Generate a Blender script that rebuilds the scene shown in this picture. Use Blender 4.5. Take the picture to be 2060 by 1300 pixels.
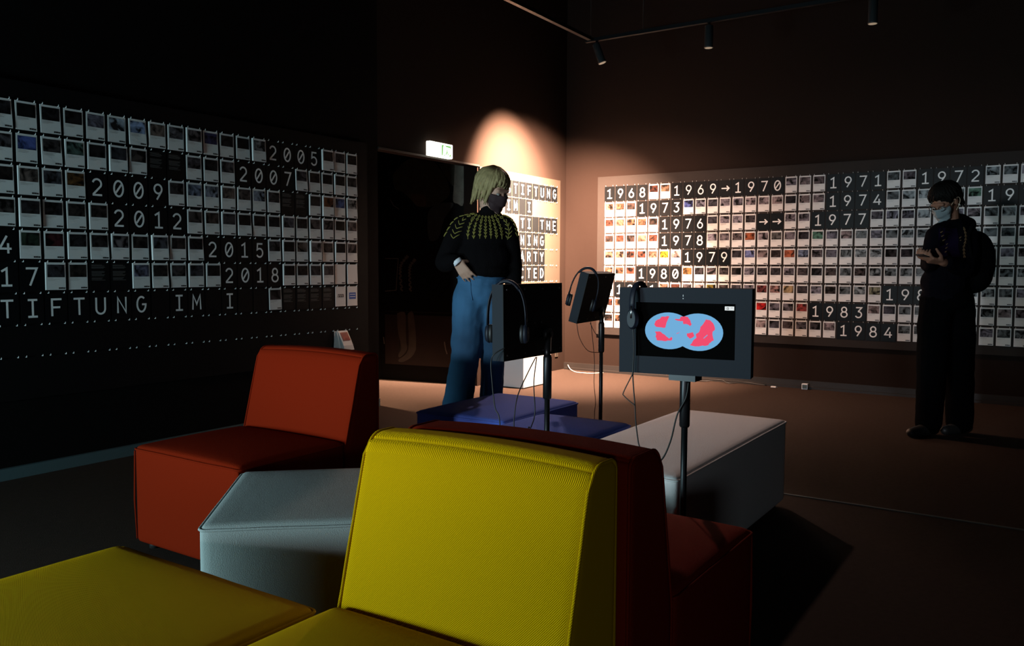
import bpy, bmesh, math, random
from mathutils import Vector, Matrix, Euler, Quaternion
from mathutils.bvhtree import BVHTree
for o in list(bpy.data.objects): bpy.data.objects.remove(o)
scn = bpy.context.scene
COL = scn.collection
PI = math.pi
random.seed(7)

# ------------------------------------------------------------------ camera
YAW, PITCH, ROLL = .585, .067, .004
CAM = Vector((-8.1071, -4.6563, 1.14))
fw = Vector((math.cos(YAW)*math.cos(PITCH), math.sin(YAW)*math.cos(PITCH), -math.sin(PITCH)))
rt = Vector((math.sin(YAW), -math.cos(YAW), 0)); up = rt.cross(fw)
r2 = rt*math.cos(ROLL) + up*math.sin(ROLL); u2 = up*math.cos(ROLL) - rt*math.sin(ROLL)
cd = bpy.data.cameras.new('camera'); cam = bpy.data.objects.new('camera', cd); COL.objects.link(cam)
m = Matrix((r2, u2, -fw)).transposed().to_4x4(); m.translation = CAM; cam.matrix_world = m
cd.sensor_width = 36; cd.lens = 1673.5/2060*36; cd.clip_start = .05; cd.clip_end = 60
scn.camera = cam

# ------------------------------------------------------------------ world, lights, exposure
w = bpy.data.worlds.new('world'); scn.world = w; w.use_nodes = True
w.node_tree.nodes['Background'].inputs[0].default_value = (.5, .6, 1, 1)
w.node_tree.nodes['Background'].inputs[1].default_value = .0006
scn.view_settings.view_transform = 'Standard'; scn.view_settings.look = 'None'
scn.view_settings.exposure = 0; scn.view_settings.gamma = 1
scn.view_settings.use_curve_mapping = False

def light(name, kind, loc, target, energy, color, **kw):
    d = bpy.data.lights.new(name, kind); d.energy = energy; d.color = color
    for k, v in kw.items(): setattr(d, k, v)
    o = bpy.data.objects.new(name, d); COL.objects.link(o); o.location = loc
    o.rotation_euler = (Vector(target)-Vector(loc)).to_track_quat('-Z', 'Y').to_euler()
    return o
# projector and screen light inferred behind the viewer, then an added side fill
pl = light('projector_beam', 'SPOT', (-13.6, -2.2, 1.85), (-1, -2.75, 1.02), 1080, (.86, .93, 1.0), spot_size=math.radians(37), spot_blend=.85, shadow_soft_size=.25)
pl.scale = (1, .48, 1)      # wide, low beam of the projector behind the viewer
light('near_screen_light', 'AREA', (-9.7, -1.15, .68), (-6.2, -2.8, .60), 122, (.58, .92, 1.0), shape='RECTANGLE', size=1.0, size_y=.5)
light('side_fill_light', 'AREA', (-10.6, -6.0, 1.0), (-6.0, -3.2, .6), 11, (.80, .92, 1.0), shape='RECTANGLE', size=.7, size_y=.5)  # added weak fill for the dark chair sides, no screen stands here
# warm track spot washing the text panel in the corner
light('track_spot_light', 'SPOT', (-1.44, -1.1, 2.93), (-1.12, 0, 1.85), 9500, (1.0, .67, .45), spot_size=math.radians(64), spot_blend=1.0, shadow_soft_size=.03)
light('track_spot_spill', 'SPOT', (-1.44, -1.1, 2.93), (-.62, -.12, .95), 7000, (1.0, .63, .43), spot_size=math.radians(95), spot_blend=1.0, shadow_soft_size=.05)
light('track_spot_flood', 'SPOT', (-1.44, -1.1, 2.93), (-.9, -.75, .2), 480, (1.0, .60, .42), spot_size=math.radians(140), spot_blend=1.0, shadow_soft_size=.06)
light('bench_fill_spot', 'SPOT', (-1.44, -1.1, 2.93), (-4.75, -3.0, .42), 240, (1.0, .70, .58), spot_size=math.radians(36), spot_blend=1.0, shadow_soft_size=.05)  # added narrow spot that brightens the benches, not the lamp's own beam
light('passage_light', 'SPOT', (-2.95, .62, 2.9), (-2.85, .5, 0), 1300, (1.0, .66, .42), spot_size=math.radians(50), spot_blend=.9, shadow_soft_size=.05)

# ------------------------------------------------------------------ materials
def mat(name, color, rough=.7, bump=0, scale=200, metal=0, var=0, varscale=6, coat=0, kind='noise', spec=.5, emit=None, estr=0, dist=.002):
    mm = bpy.data.materials.new(name); mm.use_nodes = True
    nt = mm.node_tree; b = nt.nodes['Principled BSDF']
    b.inputs['Base Color'].default_value = (*color, 1); b.inputs['Roughness'].default_value = rough
    b.inputs['Metallic'].default_value = metal; b.inputs['Specular IOR Level'].default_value = spec
    if emit: b.inputs['Emission Color'].default_value = (*emit, 1); b.inputs['Emission Strength'].default_value = estr
    tc = nt.nodes.new('ShaderNodeTexCoord')
    if var:
        n = nt.nodes.new('ShaderNodeTexNoise'); n.inputs['Scale'].default_value = varscale; n.inputs['Detail'].default_value = 5
        nt.links.new(tc.outputs['Object'], n.inputs['Vector'])
        mx = nt.nodes.new('ShaderNodeMix'); mx.data_type = 'RGBA'
        mx.inputs[6].default_value = (*[c*(1-var) for c in color], 1); mx.inputs[7].default_value = (*[min(1, c*(1+var)) for c in color], 1)
        nt.links.new(n.outputs['Fac'], mx.inputs[0]); nt.links.new(mx.outputs[2], b.inputs['Base Color'])
    if bump:
        if kind == 'noise':
            n = nt.nodes.new('ShaderNodeTexNoise'); n.inputs['Scale'].default_value = scale; n.inputs['Detail'].default_value = 3
            out = n.outputs['Fac']; nt.links.new(tc.outputs['Object'], n.inputs['Vector'])
        else:   # twill rib
            mp = nt.nodes.new('ShaderNodeMapping'); mp.inputs['Rotation'].default_value = (0.5, .35, .6)
            nt.links.new(tc.outputs['Object'], mp.inputs['Vector'])
            n = nt.nodes.new('ShaderNodeTexWave'); n.inputs['Scale'].default_value = scale; n.inputs['Distortion'].default_value = .6
            n.inputs['Detail'].default_value = 1
            nt.links.new(mp.outputs['Vector'], n.inputs['Vector']); out = n.outputs['Fac']
        bp = nt.nodes.new('ShaderNodeBump'); bp.inputs['Strength'].default_value = bump; bp.inputs['Distance'].default_value = dist
        nt.links.new(out, bp.inputs['Height']); nt.links.new(bp.outputs['Normal'], b.inputs['Normal'])
    return mm

M = {}
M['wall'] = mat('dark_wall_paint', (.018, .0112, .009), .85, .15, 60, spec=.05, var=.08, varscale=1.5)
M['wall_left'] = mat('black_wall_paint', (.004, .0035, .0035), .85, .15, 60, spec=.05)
M['ceiling'] = mat('black_ceiling', (.006, .006, .006), .9, spec=.05)
M['floor'] = mat('carpet_floor', (.034, .022, .017), .95, .5, 260, spec=.1, var=.3, varscale=40, dist=.004)
M['passage'] = mat('passage_plaster', (.03, .022, .02), .8)
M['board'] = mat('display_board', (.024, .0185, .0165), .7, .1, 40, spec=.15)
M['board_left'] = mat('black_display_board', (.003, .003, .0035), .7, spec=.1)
M['panel'] = mat('text_panel', (.040, .030, .022), .55, .1, 50)
M['base'] = mat('grey_baseboard', (.05, .085, .095), .6)
M['base_r'] = mat('dark_baseboard', (.010, .007, .006), .6)
M['hook'] = mat('hook_metal', (.8, .8, .8), .35)
M['paper'] = mat('card_paper', (.70, .70, .70), .7)
M['edge'] = mat('card_edge', (.84, .84, .83), .8)
M['ink'] = mat('card_ink', (.02, .02, .02), .6)
M['greyink'] = mat('card_text_grey', (.42, .41, .40), .7)
M['tile'] = mat('black_card', (.0035, .0042, .005), .45, spec=.12)
M['glyph'] = mat('white_print', (.86, .86, .86), .6)
M['smalltext'] = mat('small_print', (.22, .22, .22), .7)
M['yellow'] = mat('yellow_fabric', (.68, .38, .0004), .9, .7, 190, kind='wave', spec=.05, dist=.003)
M['orange'] = mat('orange_fabric', (.20, .0135, .003), .9, .5, 400, spec=.03, dist=.003)
M['grey_cool'] = mat('grey_fabric_cool', (.36, .40, .39), .9, .5, 400, spec=.1, dist=.003)  # same grey fabric as the bench, with a slight cool tint
M['blue'] = mat('royal_blue_fabric', (.085, .14, .52), .9, .5, 400, spec=.1, dist=.003)
M['grey'] = mat('grey_fabric_brightened', (.85, .80, .79), .9, .5, 400, spec=.1, dist=.003)  # same grey fabric, base colour raised to stand in for light
M['feet'] = mat('black_plastic_foot', (.01, .01, .01), .6)
M['monitor'] = mat('monitor_housing', (.003, .007, .014), .8, .1, 300)
M['monback'] = mat('monitor_backplate', (.003, .003, .0035), .6, spec=.2)
M['pole'] = mat('black_steel', (.018, .018, .02), .35, metal=.6)
M['chrome'] = mat('bolt_metal', (.35, .35, .36), .3, metal=1)
M['cable'] = mat('black_cable', (.008, .008, .008), .5)
M['whitecable'] = mat('white_cable', (.75, .7, .66), .5)
M['phones'] = mat('headphone_plastic', (.008, .010, .018), .5, spec=.3)
M['screen'] = mat('screen_glass', (.001, .001, .001), .7, spec=.02)
M['sky_map'] = mat('screen_blue', (0, 0, 0), .9, spec=0, emit=(.165, .42, .70), estr=1.0)
M['pink_map'] = mat('screen_pink', (0, 0, 0), .9, spec=0, emit=(.87, .075, .155), estr=1.0)
M['white_em'] = mat('screen_white', (0, 0, 0), .5, emit=(.8, .85, .85), estr=.9)
M['exit'] = mat('sign_light', (.9, .9, .9), .5, emit=(1, .95, .80), estr=3.2)
M['exitgreen'] = mat('sign_green', (.02, .2, .04), .9, spec=0, emit=(.22, .62, .14), estr=.8)
M['skin'] = mat('skin', (.47, .29, .21), .55, .1, 80, spec=.3)
M['skin2'] = mat('skin_tan', (.20, .10, .065), .55, .1, 80, spec=.3)
M['eye'] = mat('eye_white', (.25, .24, .22), .2)
M['pupil'] = mat('pupil', (.02, .012, .01), .2)
M['sweater'] = mat('black_knit', (.004, .0035, .004), .95, .8, 160, spec=.05, dist=.004)
M['yoke'] = mat('yellow_green_yarn', (.20, .18, .035), .9, .4, 400)
M['denim'] = mat('blue_denim', (.028, .11, .22), .85, .5, 300, var=.25, varscale=5)
M['hair'] = mat('blond_hair', (.27, .225, .105), .6, .3, 200, var=.5, varscale=35, spec=.2)
M['hair2'] = mat('black_hair', (.004, .0035, .003), .7, .3, 200, spec=.08)
M['mask1'] = mat('dark_face_mask', (.022, .008, .010), .8)
M['mask2'] = mat('light_blue_face_mask', (.17, .215, .23), .7)
M['shoe'] = mat('dark_shoe', (.02, .02, .02), .5)
M['band'] = mat('white_wristband', (.7, .75, .8), .5)
M['jacket'] = mat('dark_jacket', (.002, .0017, .0035), .9, .4, 120, spec=.05)
M['purple'] = mat('purple_shirt', (.005, .002, .012), .85, .3, 100, spec=.05)
M['trousers'] = mat('black_trousers', (.0012, .0012, .0015), .95, spec=.03)
M['pack'] = mat('black_backpack', (.0014, .0014, .0017), .9, spec=.05)
M['motif'] = mat('ochre_embroidery', (.10, .055, .02), .8)
M['glassframe'] = mat('spectacle_frame', (.01, .01, .01), .3)
M['gold'] = mat('mask_elastic', (.45, .36, .25), .6)
M['phonebody'] = mat('phone_body', (.02, .02, .022), .3)
M['plinth'] = mat('white_plinth', (.60, .64, .68), .6)
M['mural'] = mat('dark_photo_print', (.0025, .0018, .0018), .6, spec=.1)
M['lens'] = mat('lamp_housing', (.03, .03, .032), .4)
M['lampglow'] = mat('lamp_lens', (.2, .2, .2), .3, emit=(1, .75, .5), estr=.25)

def photo_material():
    mm = bpy.data.materials.new('card_photo'); mm.use_nodes = True
    nt = mm.node_tree; b = nt.nodes['Principled BSDF']; L = nt.links.new; N = nt.nodes.new
    b.inputs['Roughness'].default_value = .8; b.inputs['Specular IOR Level'].default_value = .12
    oi = N('ShaderNodeObjectInfo'); tc = N('ShaderNodeTexCoord')
    add = N('ShaderNodeVectorMath'); add.operation = 'MULTIPLY_ADD'
    L(tc.outputs['Object'], add.inputs[0]); add.inputs[1].default_value = (1, 1, 1)
    cmb = N('ShaderNodeCombineXYZ'); mul = N('ShaderNodeMath'); mul.operation = 'MULTIPLY'; mul.inputs[1].default_value = 300
    L(oi.outputs['Random'], mul.inputs[0]); L(mul.outputs[0], cmb.inputs[0]); L(mul.outputs[0], cmb.inputs[2])
    L(cmb.outputs[0], add.inputs[2])
    n = N('ShaderNodeTexNoise'); n.inputs['Scale'].default_value = 17; n.inputs['Detail'].default_value = 3; n.inputs['Distortion'].default_value = 1.2
    L(add.outputs[0], n.inputs['Vector'])
    cr = N('ShaderNodeValToRGB'); cr.color_ramp.elements[0].position = .38; cr.color_ramp.elements[1].position = .66
    cr.color_ramp.elements[0].color = (.03, .03, .03, 1); cr.color_ramp.elements[1].color = (1.6, 1.6, 1.6, 1)
    L(n.outputs['Fac'], cr.inputs[0])
    mx = N('ShaderNodeMix'); mx.data_type = 'RGBA'; mx.blend_type = 'MULTIPLY'; mx.inputs[0].default_value = 1
    L(oi.outputs['Color'], mx.inputs[6]); L(cr.outputs[0], mx.inputs[7]); L(mx.outputs[2], b.inputs['Base Color'])
    return mm
M['photo'] = photo_material()

# ------------------------------------------------------------------ helpers
def obj(name, bm, m, parent=None, loc=None, rot=None, smooth=False):
    me = bpy.data.meshes.new(name)
    if isinstance(bm, bmesh.types.BMesh):
        bm.to_mesh(me); bm.free()
    else: me.from_pydata(*bm)
    for x in (m if isinstance(m, (list, tuple)) else [m]): me.materials.append(x)
    if smooth:
        me.polygons.foreach_set('use_smooth', [True]*len(me.polygons))
    o = bpy.data.objects.new(name, me); COL.objects.link(o)
    if parent: o.parent = parent
    if loc is not None: o.location = loc
    if rot is not None: o.rotation_euler = rot
    return o
def tag(o, label=None, cat=None, group=None, kind=None):
    if label: o['label'] = label
    if cat: o['category'] = cat
    if group: o['group'] = group
    if kind: o['kind'] = kind
    return o
def thing(name, label, cat, loc=(0, 0, 0), rotz=0, group=None):
    o = bpy.data.objects.new(name, None); COL.objects.link(o); o.location = loc; o.rotation_euler = (0, 0, rotz)
    o.empty_display_size = .1
    return tag(o, label, cat, group)
def box(bm, x0, x1, y0, y1, z0, z1, mi=0, M4=None, bev=0):
    vs = [Vector((x, y, z)) for x in (x0, x1) for y in (y0, y1) for z in (z0, z1)]
    if M4: vs = [M4 @ v for v in vs]
    v = [bm.verts.new(p) for p in vs]
    fs = [(0, 1, 3, 2), (4, 6, 7, 5), (0, 4, 5, 1), (2, 3, 7, 6), (0, 2, 6, 4), (1, 5, 7, 3)]
    F = []
    for f in fs:
        q = bm.faces.new([v[i] for i in f]); q.material_index = mi; F.append(q)
    if bev:
        ed = list({e for q in F for e in q.edges}); bmesh.ops.bevel(bm, geom=ed, offset=bev, segments=2, affect='EDGES', profile=.5)
    return F
def boxo(name, dims, m, parent=None, bev=0, **k):
    bm = bmesh.new(); box(bm, *dims, bev=bev); bmesh.ops.recalc_face_normals(bm, faces=bm.faces)
    return obj(name, bm, m, parent, **k)
def tube(bm, pts, r, n=8, mi=0, cap=True):
    pts = [Vector(p) for p in pts]; rs = r if isinstance(r, (list, tuple)) else [r]*len(pts)
    rings = []; prev = None
    for i, p in enumerate(pts):
        t = (pts[min(i+1, len(pts)-1)]-pts[max(i-1, 0)])
        if t.length < 1e-9: t = Vector((0, 0, 1))
        t.normalize()
        if prev is None:
            a = t.orthogonal().normalized()
        else:
            a = prev - t*prev.dot(t)
            a = a.normalized() if a.length > 1e-6 else t.orthogonal().normalized()
        prev = a; b = t.cross(a)
        rings.append([bm.verts.new(p + (a*math.cos(2*PI*k/n)+b*math.sin(2*PI*k/n))*rs[i]) for k in range(n)])
    for A, B in zip(rings, rings[1:]):
        for k in range(n):
            f = bm.faces.new((A[k], A[(k+1) % n], B[(k+1) % n], B[k])); f.material_index = mi; f.smooth = True
    if cap:
        f = bm.faces.new(rings[0][::-1]); f.material_index = mi
        f = bm.faces.new(rings[-1]); f.material_index = mi
def smoothpts(pts, n=6):
    pts = [Vector(p) for p in pts]; out = []
    for i in range(len(pts)-1):
        p0 = pts[max(i-1, 0)]; p1 = pts[i]; p2 = pts[i+1]; p3 = pts[min(i+2, len(pts)-1)]
        for k in range(n):
            t = k/n
            out.append(.5*((2*p1)+(p2-p0)*t+(2*p0-5*p1+4*p2-p3)*t*t+(3*p1-p0-3*p2+p3)*t**3))
    out.append(pts[-1]); return out
def poly(bm, pts, mi=0):      # flat polygon from 3D points
    f = bm.faces.new([bm.verts.new(p) for p in pts]); f.material_index = mi; return f

# ------------------------------------------------------------------ room shell
CH = 4.3
def struct(name, dims, m, **k):
    o = boxo(name, dims, m, **k); o['kind'] = 'structure'; return o
struct('floor', (-16, 4, -9, 5, -.1, 0), M['floor'])
struct('ceiling', (-16, 4, -9, 5, CH, CH+.1), M['ceiling'])
XL, XR, ZL = -3.05, -1.68, 2.10        # passage opening in the left wall
bm = bmesh.new()
box(bm, -16, XL, 0, .16, 0, CH); 
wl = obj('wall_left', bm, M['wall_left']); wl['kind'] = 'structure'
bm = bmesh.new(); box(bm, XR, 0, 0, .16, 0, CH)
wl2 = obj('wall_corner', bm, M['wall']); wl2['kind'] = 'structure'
struct('wall_lintel', (XL, XR, 0, .16, ZL, CH), M['wall'])
struct('wall_right', (0, .16, -9, .16, 0, CH), M['wall'])
struct('wall_back', (-16.1, -16, -9, 5, 0, CH), M['ceiling'])
struct('wall_near', (-16, 4, -9.1, -9, 0, CH), M['ceiling'])
struct('wall_passage_far', (-5.2, 0, 3.4, 3.5, 0, CH), M['passage'])
struct('wall_passage_side', (-5.3, -5.2, .16, 3.5, 0, CH), M['passage'])
struct('baseboard_left', (-16, XL-.02, -.028, 0, 0, .062), M['base'])
struct('baseboard_right', (-.018, 0, -9, 0, 0, .075), M['base_r'])
struct('baseboard_right_lower', (-.05, -.018, -9, -.02, 0, .022), M['base_r'])
struct('trim_1', (-3.9, -3.885, -8.9, -3.4, 0, .004), M['base'])       # metal strip in the floor
struct('trim_2', (XL, XR+.02, -.012, .0, ZL-.012, ZL+.004), M['base_r'])

# ------------------------------------------------------------------ display boards
P = .17; CW = .1275; Z0 = 2.006; X0 = -5.86; Y0 = -.4964
lb = thing('display_board', 'long black display board with rows of picture cards on the left wall', 'board', (-5.2, -.001, .42))
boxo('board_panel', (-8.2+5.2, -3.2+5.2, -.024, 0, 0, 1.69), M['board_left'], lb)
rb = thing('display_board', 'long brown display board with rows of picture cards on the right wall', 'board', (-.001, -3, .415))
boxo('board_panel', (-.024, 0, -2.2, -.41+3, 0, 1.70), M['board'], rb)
pb = thing('display_board', 'brightly lit pale text board in the corner between passage and right wall', 'board', (-1, -.001, .415))
boxo('board_panel', (-1.665+1, -.16+1, -.02, 0, 0, 1.672), M['panel'], pb)

def hook_into(bm, p, n, s):        # p on board, n outward, s tiny sideways
    w = .0022
    a = Vector(p); e = a+n*.013; t = e+Vector((0, 0, .009))
    tube(bm, [a, e, e+Vector((0, 0, .002)), t], [w, w, w, w*.8], n=4)
def board_hooks(parent, org, along, n, cols, rows, skip=()):
    bm = bmesh.new()
    for r in range(rows):
        for c in range(*cols):
            for f in (.13, .80):
                q = Vector(org)+along*(CW*(c+f)); q.z = Z0-r*P+.002
                hook_into(bm, q - Vector(parent.location), n, along)
    o = obj('hooks', bm, M['hook'], parent); o['kind'] = 'stuff'; return o
nL = Vector((0, -1, 0)); aL = Vector((1, 0, 0)); oL = Vector((X0, -.025, 0))
nR = Vector((-1, 0, 0)); aR = Vector((0, -1, 0)); oR = Vector((-.025, Y0, 0))
oP = Vector((-.2225-20*CW, -.021, 0))     # column grid of the corner text board
board_hooks(lb, oL, aL, nL, (-3, 20), 9)
board_hooks(rb, oR, aR, nR, (0, 33), 9)
board_hooks(pb, oP, aL, nL, (9, 20), 8)

# ---- glyphs: strokes in a box 1 wide, 1.5 high
def arc(cx, cy, rx, ry, a0, a1, n=10):
    return [(cx+rx*math.cos(math.radians(a0+(a1-a0)*i/n)), cy+ry*math.sin(math.radians(a0+(a1-a0)*i/n))) for i in range(n+1)]
G = {
 '0': [arc(.5, .75, .42, .68, 0, 360, 22), [(.24, .38), (.76, 1.12)]],
 '1': [[(.12, 1.18), (.52, 1.42), (.52, .06)], [(.1, .06), (.92, .06)]],
 '2': [arc(.48, 1.02, .38, .40, 165, -30, 12)+[(.12, .1)], [(.06, .06), (.92, .06)]],
 '3': [[(.12, 1.43), (.86, 1.43), (.42, .88)], arc(.46, .47, .40, .41, 100, -155, 14)],
 '4': [[(.62, 1.44), (.06, .42), (.96, .42)], [(.70, .85), (.70, .04)]],
 '5': [[(.84, 1.43), (.2, 1.43), (.15, .82)]+arc(.45, .50, .40, .44, 125, -150, 14)],
 '6': [[(.66, 1.45), (.18, .72)], arc(.5, .47, .38, .41, 0, 360, 20)],
 '7': [[(.06, 1.43), (.92, 1.43), (.36, .03)]],
 '8': [arc(.5, 1.10, .32, .34, 0, 360, 18), arc(.5, .42, .40, .37, 0, 360, 20)],
 '9': [arc(.5, 1.03, .38, .41, 0, 360, 20), [(.84, .84), (.36, .05)]],
 '>': [[(-.1, .72), (1.05, .72)], [(.68, 1.08), (1.06, .72), (.68, .36)]],
 'S': [arc(.5, 1.08, .38, .35, 40, 265, 12)+arc(.5, .40, .40, .35, 85, -145, 12)],
 'T': [[(.02, 1.43), (.98, 1.43)], [(.5, 1.43), (.5, .03)]],
 'I': [[(.12, 1.43), (.88, 1.43)], [(.5, 1.43), (.5, .06)], [(.12, .06), (.88, .06)]],
 'F': [[(.14, .03), (.14, 1.43), (.94, 1.43)], [(.14, .76), (.82, .76)]],
 'E': [[(.92, .06), (.14, .06), (.14, 1.43), (.92, 1.43)], [(.14, .76), (.82, .76)]],
 'U': [[(.1, 1.47), (.1, .5)]+arc(.5, .47, .4, .42, 180, 360, 12)+[(.9, 1.47)]],
 'N': [[(.12, .03), (.12, 1.4), (.88, .1), (.88, 1.47)]],
 'G': [arc(.5, .75, .42, .68, 50, 350, 18)+[(.92, .74), (.55, .74)]],
 'M': [[(.06, .03), (.12, 1.42), (.5, .55), (.88, 1.42), (.94, .03)]],
 'C': [arc(.5, .75, .42, .68, 48, 312, 18)],
 'H': [[(.1, .03), (.1, 1.47)], [(.9, .03), (.9, 1.47)], [(.1, .76), (.9, .76)]],
 'R': [[(.12, .03), (.12, 1.43), (.5, 1.43)]+arc(.52, 1.08, .34, .35, 90, -90, 8)+[(.12, .73)], [(.5, .73), (.92, .03)]],
 'Y': [[(.04, 1.47), (.5, .7), (.96, 1.47)], [(.5, .7), (.5, .03)]],
 'P': [[(.12, .03), (.12, 1.43), (.5, 1.43)]+arc(.52, 1.05, .36, .38, 90, -90, 8)+[(.12, .67)]],
 'A': [[(.02, .03), (.5, 1.45), (.98, .03)], [(.22, .5), (.78, .5)]],
 'D': [[(.12, .05), (.12, 1.43), (.4, 1.43)]+arc(.42, .74, .46, .69, 90, -90, 12)+[(.12, .05)]],
 'J': [[(.3, 1.43), (.8, 1.43), (.8, .5)]+arc(.42, .47, .38, .42, 0, -160, 10)],
}
def ribbon(bm, pts, w, y, M2, mi=0):
    pts = [Vector((a, b)) for a, b in pts]; L = []; R = []
    closed = (pts[0]-pts[-1]).length < 1e-4
    if closed: pts = pts[:-1]
    n = len(pts)
    for i in range(n):
        a = pts[(i-1) % n] if (closed or i > 0) else None; c = pts[(i+1) % n] if (closed or i < n-1) else None
        d1 = (pts[i]-a).normalized() if a is not None else None; d2 = (c-pts[i]).normalized() if c is not None else None
        d1 = d1 or d2; d2 = d2 or d1
        n1 = Vector((-d1.y, d1.x)); n2 = Vector((-d2.y, d2.x)); mm = (n1+n2)
        mm = mm.normalized() if mm.length > 1e-3 else n1
        k = w/max(.45, mm.dot(n1))
        L.append(bm.verts.new(M2(pts[i]+mm*k, y))); R.append(bm.verts.new(M2(pts[i]-mm*k, y)))
    for i in range(n if closed else n-1):
        j = (i+1) % n
        f = bm.faces.new((L[i], L[j], R[j], R[i])); f.material_index = mi
_g = {}
def glyph_mesh(ch, bold=1.0):
    key = (ch, bold)
    if key in _g: return _g[key]
    bm = bmesh.new()
    for k, s in enumerate(G[ch]):
        ribbon(bm, s, .085*bold, -.0006-.0001*k, lambda p, y: Vector(((p.x-.5)*.066, y, (p.y-1.5)*.066)))
    me = bpy.data.meshes.new('lettering'); bm.to_mesh(me); bm.free(); me.materials.append(M['glyph']); _g[key] = me
    return me
# local frame of every card: x along the wall, -y out of the wall, z up, origin at the top centre
def pad_mesh(w, h, t, bow, mats, name):
    bm = bmesh.new(); nx, nz = 2, 5
    def P3(i, j, front):
        z = -h*j/nz; x = -w/2+w*i/nx
        off = bow*(j/nz)**1.6 + (.0015*math.sin(i*2.1+j))*bow/.01
        return Vector((x, -(off+(t if front else 0))-.001, z))
    g = [[[bm.verts.new(P3(i, j, fr)) for j in range(nz+1)] for i in range(nx+1)] for fr in (1, 0)]
    for i in range(nx):
        for j in range(nz):
            bm.faces.new((g[0][i][j], g[0][i][j+1], g[0][i+1][j+1], g[0][i+1][j]))
            bm.faces.new((g[1][i][j], g[1][i+1][j], g[1][i+1][j+1], g[1][i][j+1]))
    for j in range(nz):
        for i in (0, nx):
            f = bm.faces.new((g[0][i][j], g[1][i][j], g[1][i][j+1], g[0][i][j+1])); f.material_index = 1
    for i in range(nx):
        for j in (0, nz):
            f = bm.faces.new((g[0][i][j], g[0][i+1][j], g[1][i+1][j], g[1][i][j])); f.material_index = 1
    bmesh.ops.recalc_face_normals(bm, faces=bm.faces)
    me = bpy.data.meshes.new(name); bm.to_mesh(me); bm.free()
    for x in mats: me.materials.append(x)
    return me
def front_y(w, h, t, bow, z): return -(bow*((-z)/h)**1.6+t)-.0022
def strip_mesh(rects, w, h, t, bow, m, name, nz=4):
    bm = bmesh.new()
    for (x0, x1, z0, z1) in rects:
        k = max(1, round(nz*abs(z1-z0)/h*2))
        prev = None
        for i in range(k+1):
            z = z0+(z1-z0)*i/k; y = front_y(w, h, t, bow, z)
            cur = (bm.verts.new((x0, y, z)), bm.verts.new((x1, y, z)))
            if prev: bm.faces.new((prev[0], cur[0], cur[1], prev[1]))
            prev = cur
    me = bpy.data.meshes.new(name); bm.to_mesh(me); bm.free(); me.materials.append(m); return me
PW, PH = .108, .151
VAR = []
rnd = random.Random(3)
for (t, bow) in [(.002, .000), (.004, .003), (.009, .000), (.014, .004), (.006, .007)]:
    pad = pad_mesh(PW, PH, t, bow, [M['paper'], M['edge']], 'picture_card')
    ph = strip_mesh([(-PW/2+.007, PW/2-.007, -.012, -.081)], PW, PH, t, bow, M['photo'], 'photograph')
    txt = [(PW/2-.040, PW/2-.030, -.137, -.145), (PW/2-.029, PW/2-.018, -.137, -.145), (PW/2-.017, PW/2-.006, -.138, -.145)]
    tx = strip_mesh(txt, PW, PH, t, bow, M['ink'], 'printed_mark', nz=1)
    l = []
    for k in range(3): l.append((-PW/2+.008, -PW/2+.008+rnd.uniform(.03, .075), -.0865-k*.0055, -.0880-k*.0055))
    tl = strip_mesh(l, PW, PH, t, bow, M['greyink'], 'caption_text', nz=1)
    VAR.append((pad, ph, tx, tl))
TILE = pad_mesh(.119, .158, .002, 0, [M['tile'], M['tile']], 'letter_card')
bl = []
for k in range(15):
    if k in (4, 5, 11): continue
    bl.append((-.05, -.05+rnd.uniform(.06, .085), -.012-k*.0062, -.0132-k*.0062))
TEXTM = strip_mesh(bl, PW, PH, .002, 0, M['smalltext'], 'text_lines', nz=1)

def inst(name, me, parent=None):
    o = bpy.data.objects.new(name, me); COL.objects.link(o)
    if parent: o.parent = parent
    return o
ORD = ['first', 'second', 'third', 'fourth', 'fifth', 'sixth', 'seventh', 'eighth', 'ninth', 'tenth', 'eleventh', 'twelfth', 'thirteenth',
 'fourteenth', 'fifteenth', 'sixteenth', 'seventeenth', 'eighteenth', 'nineteenth', 'twentieth', 'twenty-first', 'twenty-second', 'twenty-third',
 'twenty-fourth', 'twenty-fifth', 'twenty-sixth', 'twenty-seventh', 'twenty-eighth', 'twenty-ninth', 'thirtieth', 'thirty-first', 'thirty-second', 'thirty-third']
BD = {'L': (oL, 0, 'left wall board', 1), 'R': (oR, -PI/2, 'right wall board', 0), 'P': (oP, 0, 'corner text board', -9)}
def cell(bd, c, r):
    org, rz, nm, off = BD[bd]; al = aR if bd == 'R' else aL
    q = org+al*(CW*(c+.465)); q.z = Z0-r*P; return q, rz
DIG = {'>': 'a right-pointing arrow'}
def letter(bd, c, r, ch):
    q, rz = cell(bd, c, r)
    desc = DIG.get(ch, ('the digit ' if ch.isdigit() else 'the letter ')+ch)
    t = thing('letter_card', f'black card with {desc}, {ORD[r]} row, {ORD[c+BD[bd][3]]} column of {BD[bd][2]}', 'card', q, rz, 'black letter cards on the '+BD[bd][2])
    t.location.x += random.uniform(-.0015, .0015)
    inst('card_sheet', TILE, t)
    g = inst('lettering', glyph_mesh(ch, 1.15 if bd == 'P' else 1.0), t); g.location = (0, -.0032, -.028+.0)
def blacktext(bd, c, r):
    q, rz = cell(bd, c, r)
    t = thing('text_card', f'black card with small print, {ORD[r]} row, {ORD[c+BD[bd][3]]} column of {BD[bd][2]}', 'card', q, rz, 'black cards with small print on the '+BD[bd][2])
    inst('card_sheet', TILE, t); inst('text_lines', TEXTM, t)
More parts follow.
